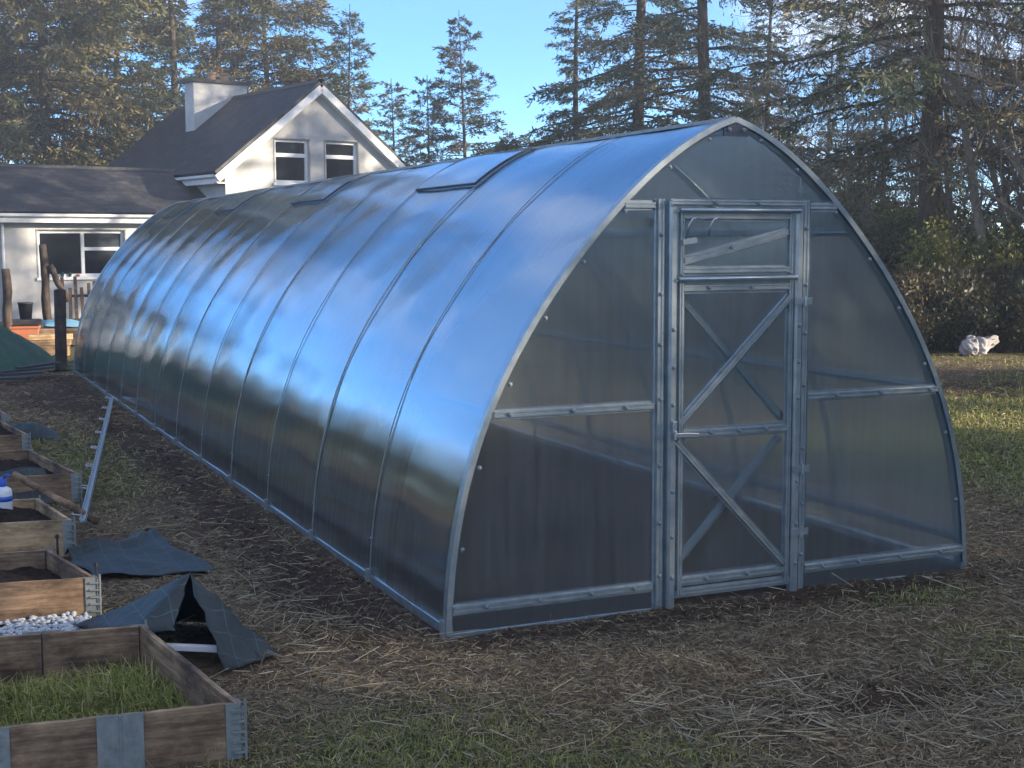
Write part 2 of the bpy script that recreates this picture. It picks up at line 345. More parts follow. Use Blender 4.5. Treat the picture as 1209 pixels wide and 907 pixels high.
# ------------------------------------------------------------------ greenhouse
W_, S_, NB = 3.0, 1.0852, 13; LEN = S_*NB
_cx = [1.7723574942390996, -4.2188960085840295, 3.096376820485199, .7109459671421681, .13873078443086612, 0]
_cz = [-2.2465218907784146, 5.128163819123346, -4.480873721998914, 1.115328859740529, 2.8206077334411477, 0]
def prof(T, side=-1, off=0):
    x = float(np.polyval(_cx, T)); z = float(np.polyval(_cz, T)); e = 1e-3
    dx = float(np.polyval(_cx, T+e))-x; dz = float(np.polyval(_cz, T+e))-z; L = math.hypot(dx, dz)
    nx_, nz_ = -dz/L, dx/L
    if T > .985: nx_, nz_ = nx_*.6, nz_*1.0; q = math.hypot(nx_, nz_); nx_ /= q; nz_ /= q
    x += nx_*off; z += nz_*off
    return (x, z, nx_, nz_) if side < 0 else (W_-x, z, -nx_, nz_)
_T = np.linspace(0, 1, 400); _PX = np.maximum.accumulate(np.polyval(_cx, _T)+1e-7*np.arange(400)); _PZ = np.polyval(_cz, _T)
def topz(x): x = x if x <= W_/2 else W_-x; return float(np.interp(x, _PX, _PZ))
def edgex(z): return float(np.interp(z, _PZ, _PX))
gh = thing('greenhouse', 'long pointed-arch polycarbonate greenhouse with galvanised steel frame and braced door', 'greenhouse', (1.5, LEN/2, 0))
def uvset(me, uvs):
    u = me.uv_layers.new(name='UVMap'); idx = np.empty(len(me.loops), np.int32); me.loops.foreach_get('vertex_index', idx)
    u.data.foreach_set('uv', np.asarray(uvs, np.float32)[idx].ravel())
def side_sheet(y0, y1, side, t0=0, t1=1, off=.006, nt=46, name='side_panel', parent=None, bulge=.007):
    nyp = int((y1-y0)/.09)+2; V = []; UV = []
    for a in range(nyp):
        y = y0+(y1-y0)*a/(nyp-1)
        for b in range(nt):
            T = t0+(t1-t0)*b/(nt-1)
            fr = (y/S_) % 1
            bo = bulge*(math.sin(math.pi*fr)**1.0)*math.sin(math.pi*min(1, T*1.2))*(1+.8*math.sin(3.1*T*3+y*2.3))
            bo += .0035*math.sin(y*5.1+T*9+side)*math.sin(T*14+y*1.7)
            x, z, _, _ = prof(T, side, off+bo)
            V.append((x, y, z)); UV.append((y, T*2.93))
    Fq = [(a*nt+b, a*nt+b+1, (a+1)*nt+b+1, (a+1)*nt+b) for a in range(nyp-1) for b in range(nt-1)]
    if side < 0: Fq = [f[::-1] for f in Fq]
    me = bpy.data.meshes.new(name); me.from_pydata(V, [], Fq); uvset(me, UV)
    return link(name, me, M['poly_side'], parent or gh, True)
for k in range(0, NB, 2):
    a, b = k*S_, min(k+2, NB)*S_
    for side in (-1, 1): side_sheet(a+.004, b-.004, side)
HAT = [(-.030, 0), (-.016, .001), (-.011, -.022), (.011, -.022), (.016, .001), (.030, 0)]
def hat(wd, h): return [(-wd*.5, h*.35), (-wd*.46, 0), (-wd*.30, .0), (-wd*.24, h), (-wd*.12, h), (-wd*.07, h*.72), (wd*.07, h*.72), (wd*.12, h), (wd*.24, h), (wd*.30, 0), (wd*.46, 0), (wd*.5, h*.35)]
# arches, one steel hoop each
def hoop(y):
    mb = MB(); path = []; nr = []
    for side in (-1, 1):
        rg = np.linspace(0, 1, 26) if side < 0 else np.linspace(1, 0, 26)[1:]
        for T in rg:
            x, z, a, b = prof(float(T), side, -.002); path.append((x, y, z)); nr.append(Vector((a, 0, b)))
    mb.sect(path, hat(.055, -.024), nr); return mb
hoop_me = hoop(0).mesh('arch'); hoop_me.materials.append(M['galv'])
for k in range(NB+1):
    o = link('arch', hoop_me, None, gh); o.location.y = k*S_ + (.03 if k == 0 else (-.03 if k == NB else 0))
# seam straps on the outside over every arch (panel joints) and thinner between
def strap(side, wd, off):
    mb = MB(); path = []; nr = []
    for T in np.linspace(0, 1, 40):
        x, z, a, b = prof(float(T), side, off); path.append((x, 0, z)); nr.append(Vector((a, 0, b)))
    mb.sect(path, [(-wd/2, 0), (-wd/2, .003), (wd/2, .003), (wd/2, 0)], nr); return mb
for side in (-1, 1):
    me1 = strap(side, .016, .012).mesh('seam_strap'); me1.materials.append(M['galv_dull']); me2 = strap(side, .009, .0125).mesh('seam_strap'); me2.materials.append(M['galv_dull'])
    for k in range(1, NB):
        o = link('seam_strap', me1 if k % 2 == 0 else me2, None, gh); o.location.y = k*S_
    # edge trim round the two ends: angle profile
    for yy, sg in ((0, -1), (LEN, 1)):
        mb = MB(); path = []; nr = []
        for T in np.linspace(0, 1, 44):
            x, z, a, b = prof(float(T), side, .010); path.append((x, yy, z)); nr.append(Vector((a, 0, b)))
        s0 = -1 if side > 0 else 1
        sec = [(.040, 0), (.040, .003), (-.012, .005), (-.012, -.022), (-.008, -.022), (-.008, 0)]
        s0 = s0*(-sg)
        # sign of 'across' points along +y or -y depending on side
        t0v = (Vector(path[1])-Vector(path[0])).normalized(); rv = t0v.cross(nr[0]); fl = 1 if rv.y*(-sg) > 0 else -1
        mb.sect(path, [(p_*fl, q_) for p_, q_ in sec], nr, closed=True); mb.build('edge_trim', M['galv'], gh)
# purlins inside
for side in (-1, 1):
    for T, wd in ((.345, .05), (.685, .045)):
        x, z, a, b = prof(T, side, -.004)
        mb = MB(); mb.sect([(x, .05, z), (x, LEN-.05, z)], [(-wd/2, .0), (-wd/4, .0), (-wd/4, -.02), (wd/4, -.02), (wd/4, 0), (wd/2, 0)], Vector((a, 0, b))); mb.build('purlin', M['galv'], gh)
    x0 = 0 if side < 0 else W_
    sx = -1 if side < 0 else 1
    # base rails: low outer angle and inner rail
    MB().box((min(x0+sx*.012, x0-sx*.02), -.01, -.02), (max(x0+sx*.012, x0-sx*.02), LEN, .022)).build('base_rail', M['galv'], gh)
    x, z, a, b = prof(.058, side, -.02)
    MB().sect([(x, .03, z), (x, LEN-.03, z)], hat(.055, -.02), Vector((a, 0, b))).build('base_rail', M['galv'], gh)
    stake = MB().box((x0+sx*.014-.012, -.02, -.16), (x0+sx*.014+.012, .02, .05)).mesh('ground_stake'); stake.materials.append(M['galv_dull'])
    for k in range(0, NB+1):
        o = link('ground_stake', stake, None, gh); o.location.y = k*S_+.02
# ridge
zr = topz(1.5)
MB().sect([(1.5, -.012, zr+.014), (1.5, LEN+.012, zr+.014)], [(-.045, -.020), (-.02, -.004), (0, .004), (.02, -.004), (.045, -.020)], Vector((0, 0, 1))).build('ridge_cap', M['galv_dull'], gh)
MB().bar((1.5, .02, zr-.05), (1.5, LEN-.02, zr-.05), .04, .03).build('ridge_beam', M['galv'], gh)
# roof vents in four bays of the left slope
for k in (2, 5, 8, 11):
    y0, y1 = k*S_+.02, (k+1)*S_-.02
    v = side_sheet(y0, y1, -1, .832, .985, .024, 14, 'roof_vent', None, .0)
    for T in (.832, .985):
        x, z, a, b = prof(T, -1, .020); MB().bar((x, y0, z), (x, y1, z), .010, .014, (a, 0, b)).build('vent_frame', M['seal'] if T < .9 else M['galv_dull'], v)
    for y in (y0, y1):
        mb = MB(); path = []; nr = []
        for T in np.linspace(.832, .985, 10):
            x, z, a, b = prof(float(T), -1, .014); path.append((x, y, z)); nr.append(Vector((a, 0, b)))
        mb.sect(path, [(-.005, 0), (-.005, .014), (.005, .014), (.005, 0)], nr); mb.build('vent_frame', M['seal'] if y == y0 else M['galv_dull'], v)
# ---- end walls
def end_panel(x0, x1, zl, zh, y, parent, name='end_panel', n=14):
    """sheet from x0..x1; zh None follows the arch"""
    V = []; UV = []; nz_ = 8
    for a in range(n):
        x = x0+(x1-x0)*a/(n-1); t = (topz(x)-.004) if zh is None else min(zh, topz(x)-.004)
        for b in range(nz_):
            z = zl+(max(t, zl+.002)-zl)*b/(nz_-1); V.append((x, y + .003*math.sin(x*5+1)*math.sin(z*4), z)); UV.append((x, z))
    Fq = [(a*nz_+b, (a+1)*nz_+b, (a+1)*nz_+b+1, a*nz_+b+1) for a in range(n-1) for b in range(nz_-1)]
    me = bpy.data.meshes.new(name); me.from_pydata(V, [], Fq); uvset(me, UV)
    return link(name, me, M['poly'], parent, True)
end_panel(.012, 1.11, -.02, None, 0, gh); end_panel(1.89, 2.988, -.02, None, 0, gh)
end_panel(1.11, 1.89, 1.935, None, .004, gh)
end_panel(.012, 1.5, -.02, None, LEN, gh); end_panel(1.5, 2.988, -.02, None, LEN, gh)
FN = (0, -1, 0)
def fbar(name, p0, p1, wd, h, parent, y=-.004, mat='galv', closed=False):
    mb = MB(); mb.sect([(p0[0], y, p0[1]), (p1[0], y, p1[1])], hat(wd, h), Vector(FN)); return mb.build(name, M[mat], parent)
# uprights beside the door
for cx_, nm_ in ((1.085, 'door_post'), (1.913, 'door_post')):
    fbar(nm_, (cx_, -.10), (cx_, 1.955), .066, .020, gh, -.004)
for cx_ in (1.142, 1.862):
    MB().sect([(cx_, -.006, -.10), (cx_, -.006, 1.945)], [(-.022, 0), (-.022, .030), (-.012, .042), (.012, .042), (.022, .030), (.022, 0)], Vector(FN)).build('door_jamb', M['galv'], gh)
fbar('header', (1.12, 1.938), (1.88, 1.938), .04, .016, gh, -.046)
MB().tube([(1.165, -.062, 1.903), (1.845, -.062, 1.903)], .011, 8).build('header_tube', M['galv'], gh, True)
for a, b in (((edgex(1.925)+.02, 1.925), (1.06, 1.925)), ((1.94, 1.925), (W_-edgex(1.925)-.02, 1.925))): fbar('tie_bar', a, b, .050, .012, gh)
for a, b in (((edgex(1.845)+.02, 1.845), (1.06, 1.845)), ((1.94, 1.845), (W_-edgex(1.845)-.02, 1.845))): MB().bar((a[0], .02, a[1]), (b[0], .02, b[1]), .02, .04).build('tie_bar', M['galv_dull'], gh)
for a, b in (((edgex(.978)+.02, .978), (1.055, .978)), ((1.945, .978), (W_-edgex(.978)-.02, .978))): fbar('middle_rail', a, b, .052, .018, gh)
for a, b in (((.02, .100), (1.055, .100)), ((1.945, .100), (2.98, .100))): fbar('bottom_rail', a, b, .056, .018, gh)
for a, b in ((.0, 1.055), (1.945, 3.0)): MB().box((a, -.012, -.035), (b, .006, -.012)).build('base_rail', M['galv'], gh)
mb = MB(); zz_ = [topz(1.43)-.02, topz(1.5)-.016, topz(1.57)-.02]
mb.add([(1.43, -.014, zz_[0]-.035), (1.57, -.014, zz_[2]-.035), (1.57, -.014, zz_[2]), (1.5, -.014, zz_[1]), (1.43, -.014, zz_[0]), (1.43, -.006, zz_[0]-.035), (1.57, -.006, zz_[2]-.035), (1.57, -.006, zz_[2]), (1.5, -.006, zz_[1]), (1.43, -.006, zz_[0])],
       [(0,1,2,3,4), (9,8,7,6,5), (0,5,6,1), (1,6,7,2), (2,7,8,3), (3,8,9,4), (4,9,5,0)]); mb.build('apex_plate', M['seal'], gh)
for x in (0, 1):   # hoop flange just behind the end sheets, and back wall rails
    pass
fbar('middle_rail', (edgex(.978)+.02, .978), (W_-edgex(.978)-.02, .978), .05, -.018, gh, LEN-.01)
for cx_ in (1.1, 1.9): fbar('door_post', (cx_, 0), (cx_, topz(cx_)-.02), .06, -.02, gh, LEN-.01)
# ---- door
DY = -.020
door = end_panel(1.185, 1.818, .09, 1.545, DY, gh, 'door', 8)
for cx_ in (1.188, 1.814): fbar('stile', (cx_, .045), (cx_, 1.565), .046, .020, door, DY-.003)
for z, nm_ in ((1.535, 'rail'), (.833, 'rail'), (.115, 'rail')): fbar(nm_, (1.20, z), (1.80, z), .056, .019, door, DY-.006)
fbar('rail', (1.17, .055), (1.84, .055), .05, .012, door, DY-.002)
for a, b, y in (((1.200, 1.49), (1.80, .875), .010), ((1.182, .885), (1.812, 1.485), DY-.008), ((1.162, .80), (1.80, .145), DY-.008), ((1.165, .165), (1.785, .785), .010)):
    fbar('brace', a, b, .050, .018, door, y)
MB().tube([(1.165, -.058, 1.578), (1.835, -.058, 1.578)], .012, 8).build('drip_tube', M['galv'], door, True)
mb = MB(); mb.box((1.125, -.075, .845), (1.150, -.05, .905)).box((1.128, -.085, .815), (1.145, -.075, .86)).bar((1.13, -.082, .84), (1.27, -.070, .83), .016, .022); mb.build('latch', M['galv'], door, bevel=.003)
for z in (1.46, .30, .62):
    mb = MB(); mb.box((1.83, -.054, z-.017), (1.935, -.048, z+.017)); mb.tube([(1.890, -.056, z-.025), (1.890, -.056, z+.025)], .007, 8); mb.build('hinge', M['galv'], door)
# ---- fanlight vent above the door
fan = end_panel(1.185, 1.818, 1.615, 1.895, DY, gh, 'fanlight', 8)
for z in (1.875, 1.618): fbar('rail', (1.20, z), (1.80, z), .05, .018, fan, DY-.006)
for cx_ in (1.19, 1.812): fbar('stile', (cx_, 1.60), (cx_, 1.895), .042, .018, fan, DY-.003)
fbar('brace', (1.20, 1.665), (1.79, 1.80), .05, .018, fan, DY-.010)
for x in (1.23, 1.35):
    pts = [(x-.02, -.05, 1.78), (x-.02, -.065, 1.83), (x-.005, -.07, 1.862), (x+.03, -.06, 1.868)]
    MB().tube(pts, .007, 6).build('stay_hook', M['galv'], fan, True)
mb = MB(); mb.bar((1.185, -.05, 1.752), (1.26, -.05, 1.762), .012, .025); mb.build('latch', M['galv'], fan)
# ---- bolts with washers
wm = MB(); wm.lathe([(.0115, 0), (.0115, .003), (.009, .0045), (.0065, .0045), (.0065, .009), (.004, .0105)], k=10, ax='y'); wme = wm.mesh('bolt'); wme.materials.append(M['rubber'])
def bolt(x, y, z, parent=gh):
    o = link('bolt', wme, None, parent); o.location = (x, y, z)
    return o
for x in (1.085, 1.913):
    for z in (.16, .42, .70, 1.02, 1.28, 1.52, 1.80): bolt(x, -.026, z+.02*math.sin(x*40))
for x in (.30, .62, .90): bolt(x, -.024, .978); bolt(W_-x+.02, -.024, .978)
for x in (.18, .45, .72, .95): bolt(x, -.024, .102); bolt(W_-x, -.024, .102)
for x in (1.36, 1.52, 1.68): bolt(x, -.044, .833, door)
for x in (1.34, 1.58): bolt(x, -.044, .115, door); bolt(x, -.044, 1.535, door)
for x in (1.36, 1.60): bolt(x, -.064, 1.938)
bolt(1.46, -.048, 1.727, fan)
for T in (.13, .26, .40, .52, .63, .74, .85, .94):
    for side in (-1, 1):
        x, z, a, b = prof(T, side, -.035); bolt(x, -.006, z)
for x in (1.46, 1.54): bolt(x, -.016, topz(1.5)-.05)
for x in (1.142, 1.862):
    for z in (.14, .34, .56, .98, 1.16, 1.34): bolt(x, -.048, z)
for k in range(1, NB):     # bolts low on the left straps
    x, z, a, b = prof(.075, -1, .012)
    o = link('bolt', wme, None, gh); o.location = (x, k*S_, z); o.rotation_euler = (0, 0, -math.pi/2)
# ------------------------------------------------------------------ house
HX, HY = cw(-7.13, 34.4); HROT = R(12.66)
house = thing('house', 'white rendered cottage with slate gable roof, chimney and low side wing', 'house', (HX, HY, 0), HROT)
def hpart(mb, name, mat, parent=house, **k): return mb.build(name, M[mat], parent, world=False, **k)
GW, HE, HRG, HLEN = 5.32, 3.72, 5.86, 8.6
def wall_holes(mb, x0, x1, topf, holes, y0, y1, brk=()):
    xsb = sorted(set([x0, x1]+[h[0] for h in holes]+[h[1] for h in holes]+list(brk)))
    for a, b in zip(xsb[:-1], xsb[1:]):
        hs = sorted([h for h in holes if h[0] <= a+1e-6 and h[1] >= b-1e-6], key=lambda h: h[2])
        z = -.3; segs = []
        for h in hs: segs.append((z, z, h[2], h[2])); z = h[3]
        segs.append((z, z, topf(a), topf(b)))
        for za, zb, ta, tb in segs:
            mb.add([(a,y0,za),(b,y0,zb),(b,y1,zb),(a,y1,za),(a,y0,ta),(b,y0,tb),(b,y1,tb),(a,y1,ta)],
                   [(0,3,2,1),(4,5,6,7),(0,1,5,4),(1,2,6,5),(2,3,7,6),(3,0,4,7)])
gtop = lambda x: HE + (HRG-HE-.05)*(1-abs(x-GW/2)/(GW/2))
gw = [(1.38, 2.36, 3.32, 4.43), (2.84, 3.82, 3.32, 4.43)]
mb = MB(); wall_holes(mb, 0, GW, gtop, gw, 0, .3, [GW/2]); hpart(mb, 'gable_wall', 'render')
hpart(MB().box((.002, .3, -.3), (.3, HLEN, HE-.12)), 'side_wall', 'render')
hpart(MB().box((GW-.3, .3, -.3), (GW-.002, HLEN, HE-.12)), 'side_wall', 'render')
mb = MB(); wall_holes(mb, 0, GW, gtop, [], HLEN, HLEN+.3, [GW/2]); hpart(mb, 'gable_wall', 'render')
def slab(p, q, r_, s_, th, name, parent=house):   # roof slab quad p,q (eave) r,s (ridge)
    p, q, r_, s_ = map(Vector, (p, q, r_, s_)); n_ = (q-p).cross(s_-p).normalized()
    if n_.z < 0: n_ = -n_
    vs = [p, q, r_, s_]+[v+n_*th for v in (p, q, r_, s_)]
    me = bpy.data.meshes.new(name); me.from_pydata(vs, [], [(3,2,1,0),(4,5,6,7),(0,1,5,4),(1,2,6,5),(2,3,7,6),(3,0,4,7)])
    e1 = (q-p).normalized(); e2 = n_.cross(e1)
    uvset(me, [((v-p).dot(e1), (v-p).dot(e2)) for v in vs])
    return link(name, me, M['slate'], parent, world=False)
ov = .3; sl = (HRG-HE)/(GW/2)
rl = slab((-ov, -.18, HE-ov*sl), (-ov, HLEN+.4, HE-ov*sl), (GW/2, HLEN+.4, HRG), (GW/2, -.18, HRG), .09, 'roof_slope')
rr = slab((GW+ov, -.18, HE-ov*sl), (GW+ov, HLEN+.4, HE-ov*sl), (GW/2, HLEN+.4, HRG), (GW/2, -.18, HRG), .09, 'roof_slope')
for k in range(20):
    hpart(MB().sect([(GW/2, -.18+k*.4556, HRG+.11), (GW/2, -.18+k*.4556+.44, HRG+.115)], [(-.14, -.09), (-.05, .02), (.05, .02), (.14, -.09)], Vector((0,0,1))), 'ridge_tile', 'lead')
for sg in (-1, 1):    # barge boards
    e = GW/2 + sg*(GW/2+ov)
    mb = MB(); a = Vector((e, -.20, HE-ov*sl-.11)); b = Vector((GW/2, -.20, HRG-.11)); mb.bar(a, b, .035, .19, (0, 0, 1)); hpart(mb, 'barge_board', 'white')
    mb = MB(); a = Vector((e, -.09, HE-ov*sl-.20)); b = Vector((GW/2, -.09, HRG-.20)); mb.bar(a, b, .17, .03, (0, 0, 1)); hpart(mb, 'soffit', 'white')
hpart(MB().box((-ov+.02, -.16, HE-ov*sl-.22), (-ov+.05, HLEN+.3, HE-ov*sl-.01)).box((-ov+.05, -.16, HE-ov*sl-.22), (.0, HLEN+.3, HE-ov*sl-.19)), 'fascia', 'white')
hpart(MB().sect([(-ov-.035, -.16, HE-ov*sl-.02), (-ov-.035, HLEN+.3, HE-ov*sl-.02)], [(-.055, .02), (-.05, -.04), (0, -.065), (.05, -.04), (.055, .02)], Vector((0,0,1))), 'gutter', 'white')
def window(x0, x1, z0, z1, y, transom=None, mull=None, parent=house, sill=True):
    f = MB(); t = .07
    f.box((x0, y+.08, z0), (x0+t, y+.16, z1)).box((x1-t, y+.08, z0), (x1, y+.16, z1)).box((x0+t, y+.081, z1-t), (x1-t, y+.159, z1)).box((x0+t, y+.081, z0), (x1-t, y+.159, z0+t))
    w = hpart(f, 'window', 'white', parent)
    hpart(MB().box((x0+t-.01, y+.13, z0+t-.01), (x1-t+.01, y+.14, z1-t+.01)), 'pane', 'glass', w)
    if transom: hpart(MB().box((x0+t, y+.09, transom-.05), (x1-t, y+.17, transom+.05)), 'transom', 'white', w)
    if mull: hpart(MB().box((mull-.04, y+.085, z0+t), (mull+.04, y+.165, z1-t)), 'mullion', 'white', w)
    if sill: hpart(MB().box((x0-.06, y-.06, z0-.07), (x1+.06, y+.12, z0-.002)), 'sill', 'white', w)
    hpart(MB().box((x0-.035, y-.01, z0), (x0-.003, y+.02, z1+.03)).box((x1+.003, y-.01, z0), (x1+.035, y+.02, z1+.03)).box((x0-.003, y-.01, z1+.003), (x1+.003, y+.02, z1+.03)), 'surround', 'galv_dull', w)
    return w
for g_ in gw: window(*g_, 0, transom=4.03)
# chimney on the left slope
CY0, CY1 = 4.9, 5.5
mb = MB().box((1.40, CY0, 4.3), (3.05, CY1, 6.32)); ch = hpart(mb, 'chimney', 'render')
hpart(MB().box((1.32, CY0-.08, 6.322), (3.13, CY1+.08, 6.41)), 'chimney_cap', 'lead', ch)
for x in (2.1, 2.5): hpart(MB().lathe([(.12, 6.41), (.11, 6.58), (.135, 6.60), (.135, 6.65), (.09, 6.65), (.09, 6.5)], (x, (CY0+CY1)/2, 0), 14), 'chimney_pot', 'clay', ch)
# low wing on the left
EY, EX0, EZ, ER = .48, -9.5, 2.44, 3.62
ew = [(-4.55, -2.45, 1.0, 2.1), (-6.5, -5.62, .05, 2.12)]
mb = MB(); wall_holes(mb, EX0, -.004, lambda x: EZ+.02, ew, EY, EY+.3); hpart(mb, 'wing_wall', 'render')
hpart(MB().box((EX0, EY+.3, -.3), (EX0+.3, 4.8, EZ)), 'wing_wall', 'render')
slab((EX0-.2, EY-.3, EZ), (-.01, EY-.3, EZ), (-.01, 2.75, ER), (EX0-.2, 2.75, ER), .09, 'wing_roof')
slab((EX0-.2, 5.4, EZ), (-.01, 5.4, EZ), (-.01, 2.75, ER), (EX0-.2, 2.75, ER), .09, 'wing_roof')
for k in range(21): hpart(MB().sect([(EX0-.2+k*.456, 2.75, ER+.10), (EX0-.2+k*.456+.445, 2.75, ER+.105)], [(-.14, -.06), (-.05, .02), (.05, .02), (.14, -.06)], Vector((0,0,1))), 'ridge_tile', 'lead')
hpart(MB().box((EX0-.2, EY-.30, EZ-.17), (-.01, EY-.27, EZ+.0)).box((EX0-.2, EY-.27, EZ-.17), (-.01, EY-.005, EZ-.14)), 'fascia', 'white')
hpart(MB().sect([(EX0-.2, EY-.355, EZ+.01), (-.03, EY-.355, EZ+.01)], [(-.055, .025), (-.05, -.035), (0, -.06), (.05, -.035), (.055, .025)], Vector((0,0,1))), 'gutter', 'white')
w = window(*ew[0], EY, mull=-3.46)
hpart(MB().box((-3.42, EY+.09, 1.62), (-2.52, EY+.17, 1.70)), 'transom', 'white', w)
hpart(MB().box((-4.46, EY+.16, 1.62), (-3.5, EY+.175, 1.65)), 'glazing_bar', 'white', w)
dw = window(*ew[1], EY, sill=False)
hpart(MB().tube([(-5.36, EY-.06, EZ-.2), (-5.36, EY-.06, .05)], .035, 8), 'downpipe', 'white')
for kx in (-4.4, -4.15, -3.98, -3.8, -3.6):
    hh = .05+.06*random.random()
    o = hpart(MB().lathe([(.03, 1.005), (.045, 1.005+hh), (.04, 1.005+hh), (.01, 1.01+hh)], (kx, EY+.04, 0), 10), 'pot', random.choice(['white', 'terracotta', 'net']))
    o.name = 'sill_pot'; o.parent = None; o.matrix_parent_inverse = Matrix(); o.matrix_world = house.matrix_basis @ Matrix()
    tag(o, 'tiny pot on the sill of the low wing window', 'pot', 'pots on the window sill')
# ------------------------------------------------------------------ raised beds (hinged timber collars)
FOOT = []     # bed footprints, kept free of ground litter
def lerp(a, b, t): return (a[0]+(b[0]-a[0])*t, a[1]+(b[1]-a[1])*t)
def orient(o, a, b, z=0):      # put an object whose local x runs from a to b
    ang = math.atan2(b[1]-a[1], b[0]-a[0]); o.location = (a[0], a[1], z); o.rotation_euler = (0, 0, ang)
def soil_mesh(cs, level, mound, seed):
    n = 26; V = []
    for j in range(n+1):
        for i_ in range(n+1):
            u, v_ = i_/n, j/n; p = lerp(lerp(cs[0], cs[1], u), lerp(cs[3], cs[2], u), v_)
            e = min(u, 1-u, v_, 1-v_)
            z = level + mound*min(1, e*3.2) + (.05*(fbm(np.array(p[0]*9+seed), np.array(p[1]*9), 4)-.5) + .035*(vnoise(np.array(p[0]*33+seed), np.array(p[1]*33))-.5))*(1 if e > 0 else .3)
            V.append((p[0], p[1], float(z)))
    Fq = [(j*(n+1)+i_, j*(n+1)+i_+1, (j+1)*(n+1)+i_+1, (j+1)*(n+1)+i_) for j in range(n) for i_ in range(n)]
    me = bpy.data.meshes.new('soil'); me.from_pydata(V, [], Fq); return me
def corner_plate(mb, c, d, h, s=1):
    """zinc hinge leaf on the outside face of a board: from corner c along unit d, outward normal s*perp"""
    nx_, ny_ = d[1]*s, -d[0]*s
    a = (c[0]+nx_*.004, c[1]+ny_*.004); b = (a[0]+d[0]*.05, a[1]+d[1]*.05)
    mb.bar((a[0], a[1], h/2), (b[0], b[1], h/2), .004, h*.98)
    for k in range(5):
        z = h*(.14+.18*k)
        mb.bar((a[0]-d[0]*.012+nx_*.006, a[1]-d[1]*.012+ny_*.006, z), (a[0]+d[0]*.03+nx_*.006, a[1]+d[1]*.03+ny_*.006, z), .012, .008)
def bed(label, cs, h, mat, soil=None, mound=0, hinge_mid=False, seed=0, wear=1):
    cx_ = sum(c[0] for c in cs)/4; cy_ = sum(c[1] for c in cs)/4
    t = thing('raised_bed', label, 'raised bed', (cx_, cy_, 0), 0, 'timber raised beds beside the greenhouse'); FOOT.append(cs)
    th = .02
    for k in range(4):
        a, b = cs[k], cs[(k+1) % 4]; L = math.hypot(b[0]-a[0], b[1]-a[1]); d = ((b[0]-a[0])/L, (b[1]-a[1])/L)
        nx_, ny_ = -d[1], d[0]      # inward
        segs = [(0, .5), (.5, 1)] if (k in (0, 2) and hinge_mid) else [(0, 1)]
        for s0, s1 in segs:
            e0 = .002 if k % 2 else th+.001
            l0 = L*s0+(e0 if s0 == 0 else .003); l1 = L*s1-(e0 if s1 == 1 else .003)
            mb = MB(); n = 9; V = []
            for i_ in range(n+1):
                x = (l1-l0)*i_/n; zt = h-.002-.004*random.random()*wear
                V += [(x, 0, -.03), (x, th, -.03), (x, th, zt), (x, 0, zt)]
            fs = [(4*i_+j, 4*i_+(j+1) % 4, 4*i_+4+(j+1) % 4, 4*i_+4+j) for i_ in range(n) for j in range(4)]+[(3, 2, 1, 0), (4*n, 4*n+1, 4*n+2, 4*n+3)]
            mb.add(V, [f[::-1] for f in fs]); o = mb.build('board', M[mat], t)
            p = (a[0]+d[0]*l0, a[1]+d[1]*l0); o.matrix_basis = Matrix.Translation((p[0], p[1], 0)) @ Matrix.Rotation(math.atan2(d[1], d[0]), 4, 'Z')
        if hinge_mid and k in (0, 2):
            mm = lerp(a, b, .5); mb = MB()
            for sg in (-1, 1):
                q = (mm[0]+d[0]*sg*.005, mm[1]+d[1]*sg*.005); q2 = (mm[0]+d[0]*sg*.075, mm[1]+d[1]*sg*.075)
                mb.bar((q[0]-nx_*.004, q[1]-ny_*.004, h/2), (q2[0]-nx_*.004, q2[1]-ny_*.004, h/2), .005, h*1.02)
                for zz in (.22, .5, .78):
                    c0 = (mm[0]+d[0]*sg*.045-nx_*.008, mm[1]+d[1]*sg*.045-ny_*.008)
                    mb.bar((c0[0], c0[1], h*zz), (c0[0]-nx_*.004, c0[1]-ny_*.004, h*zz), .014, .014)
            mb.tube([(mm[0]-nx_*.007, mm[1]-ny_*.007, 0), (mm[0]-nx_*.007, mm[1]-ny_*.007, h)], .005, 6)
            mb.build('strap_hinge', M['galv_dull'], t)
        # corner hinge leaves both sides of corner a
        pa = cs[(k-1) % 4]; Lp = math.hypot(pa[0]-a[0], pa[1]-a[1]); dp = ((pa[0]-a[0])/Lp, (pa[1]-a[1])/Lp)
        mb = MB(); corner_plate(mb, a, d, h, 1); corner_plate(mb, a, dp, h, -1)
        ox, oy = (-(d[0]+dp[0])*.012, -(d[1]+dp[1])*.012)
        mb.tube([(a[0]+ox, a[1]+oy, .0), (a[0]+ox, a[1]+oy, h+.012)], .005, 6)
        mb.build('corner_hinge', M['galv_dull'], t)
    if soil is not None:
        ins = [(c[0]+(cx_-c[0])*.03, c[1]+(cy_-c[1])*.03) for c in cs]
        link('soil', soil_mesh(ins, soil, mound, seed), M['soil'], t, True)
    return t
B1 = [(-1.99, -1.05), (-1.205, -1.13), (-1.345, -.01), (-2.13, .10)]
bed('weathered timber raised bed with grass inside and a zinc strap hinge', B1, .20, 'wood_old', None, 0, True, 1)
B2 = [(-2.6, 1.12), (-1.41, .95), (-1.55, 1.66), (-2.72, 1.86)]
bed('stained timber raised bed of dark soil between white gravel and fresh pine bed', B2, .19, 'wood_mid', .09, .05, False, 2)
B3 = [(-2.5, 2.56), (-1.36, 2.36), (-1.47, 3.14), (-2.6, 3.36)]
bed('fresh pale pine raised bed mounded with soil holding a white jug', B3, .20, 'wood_new', .13, .10, False, 3, .3)
B4 = [(-2.3, 4.15), (-1.13, 4.0), (-1.33, 5.3), (-2.5, 5.42)]
bed('timber raised bed with black fabric hanging over its end board', B4, .20, 'wood_mid', .12, .05, False, 4)
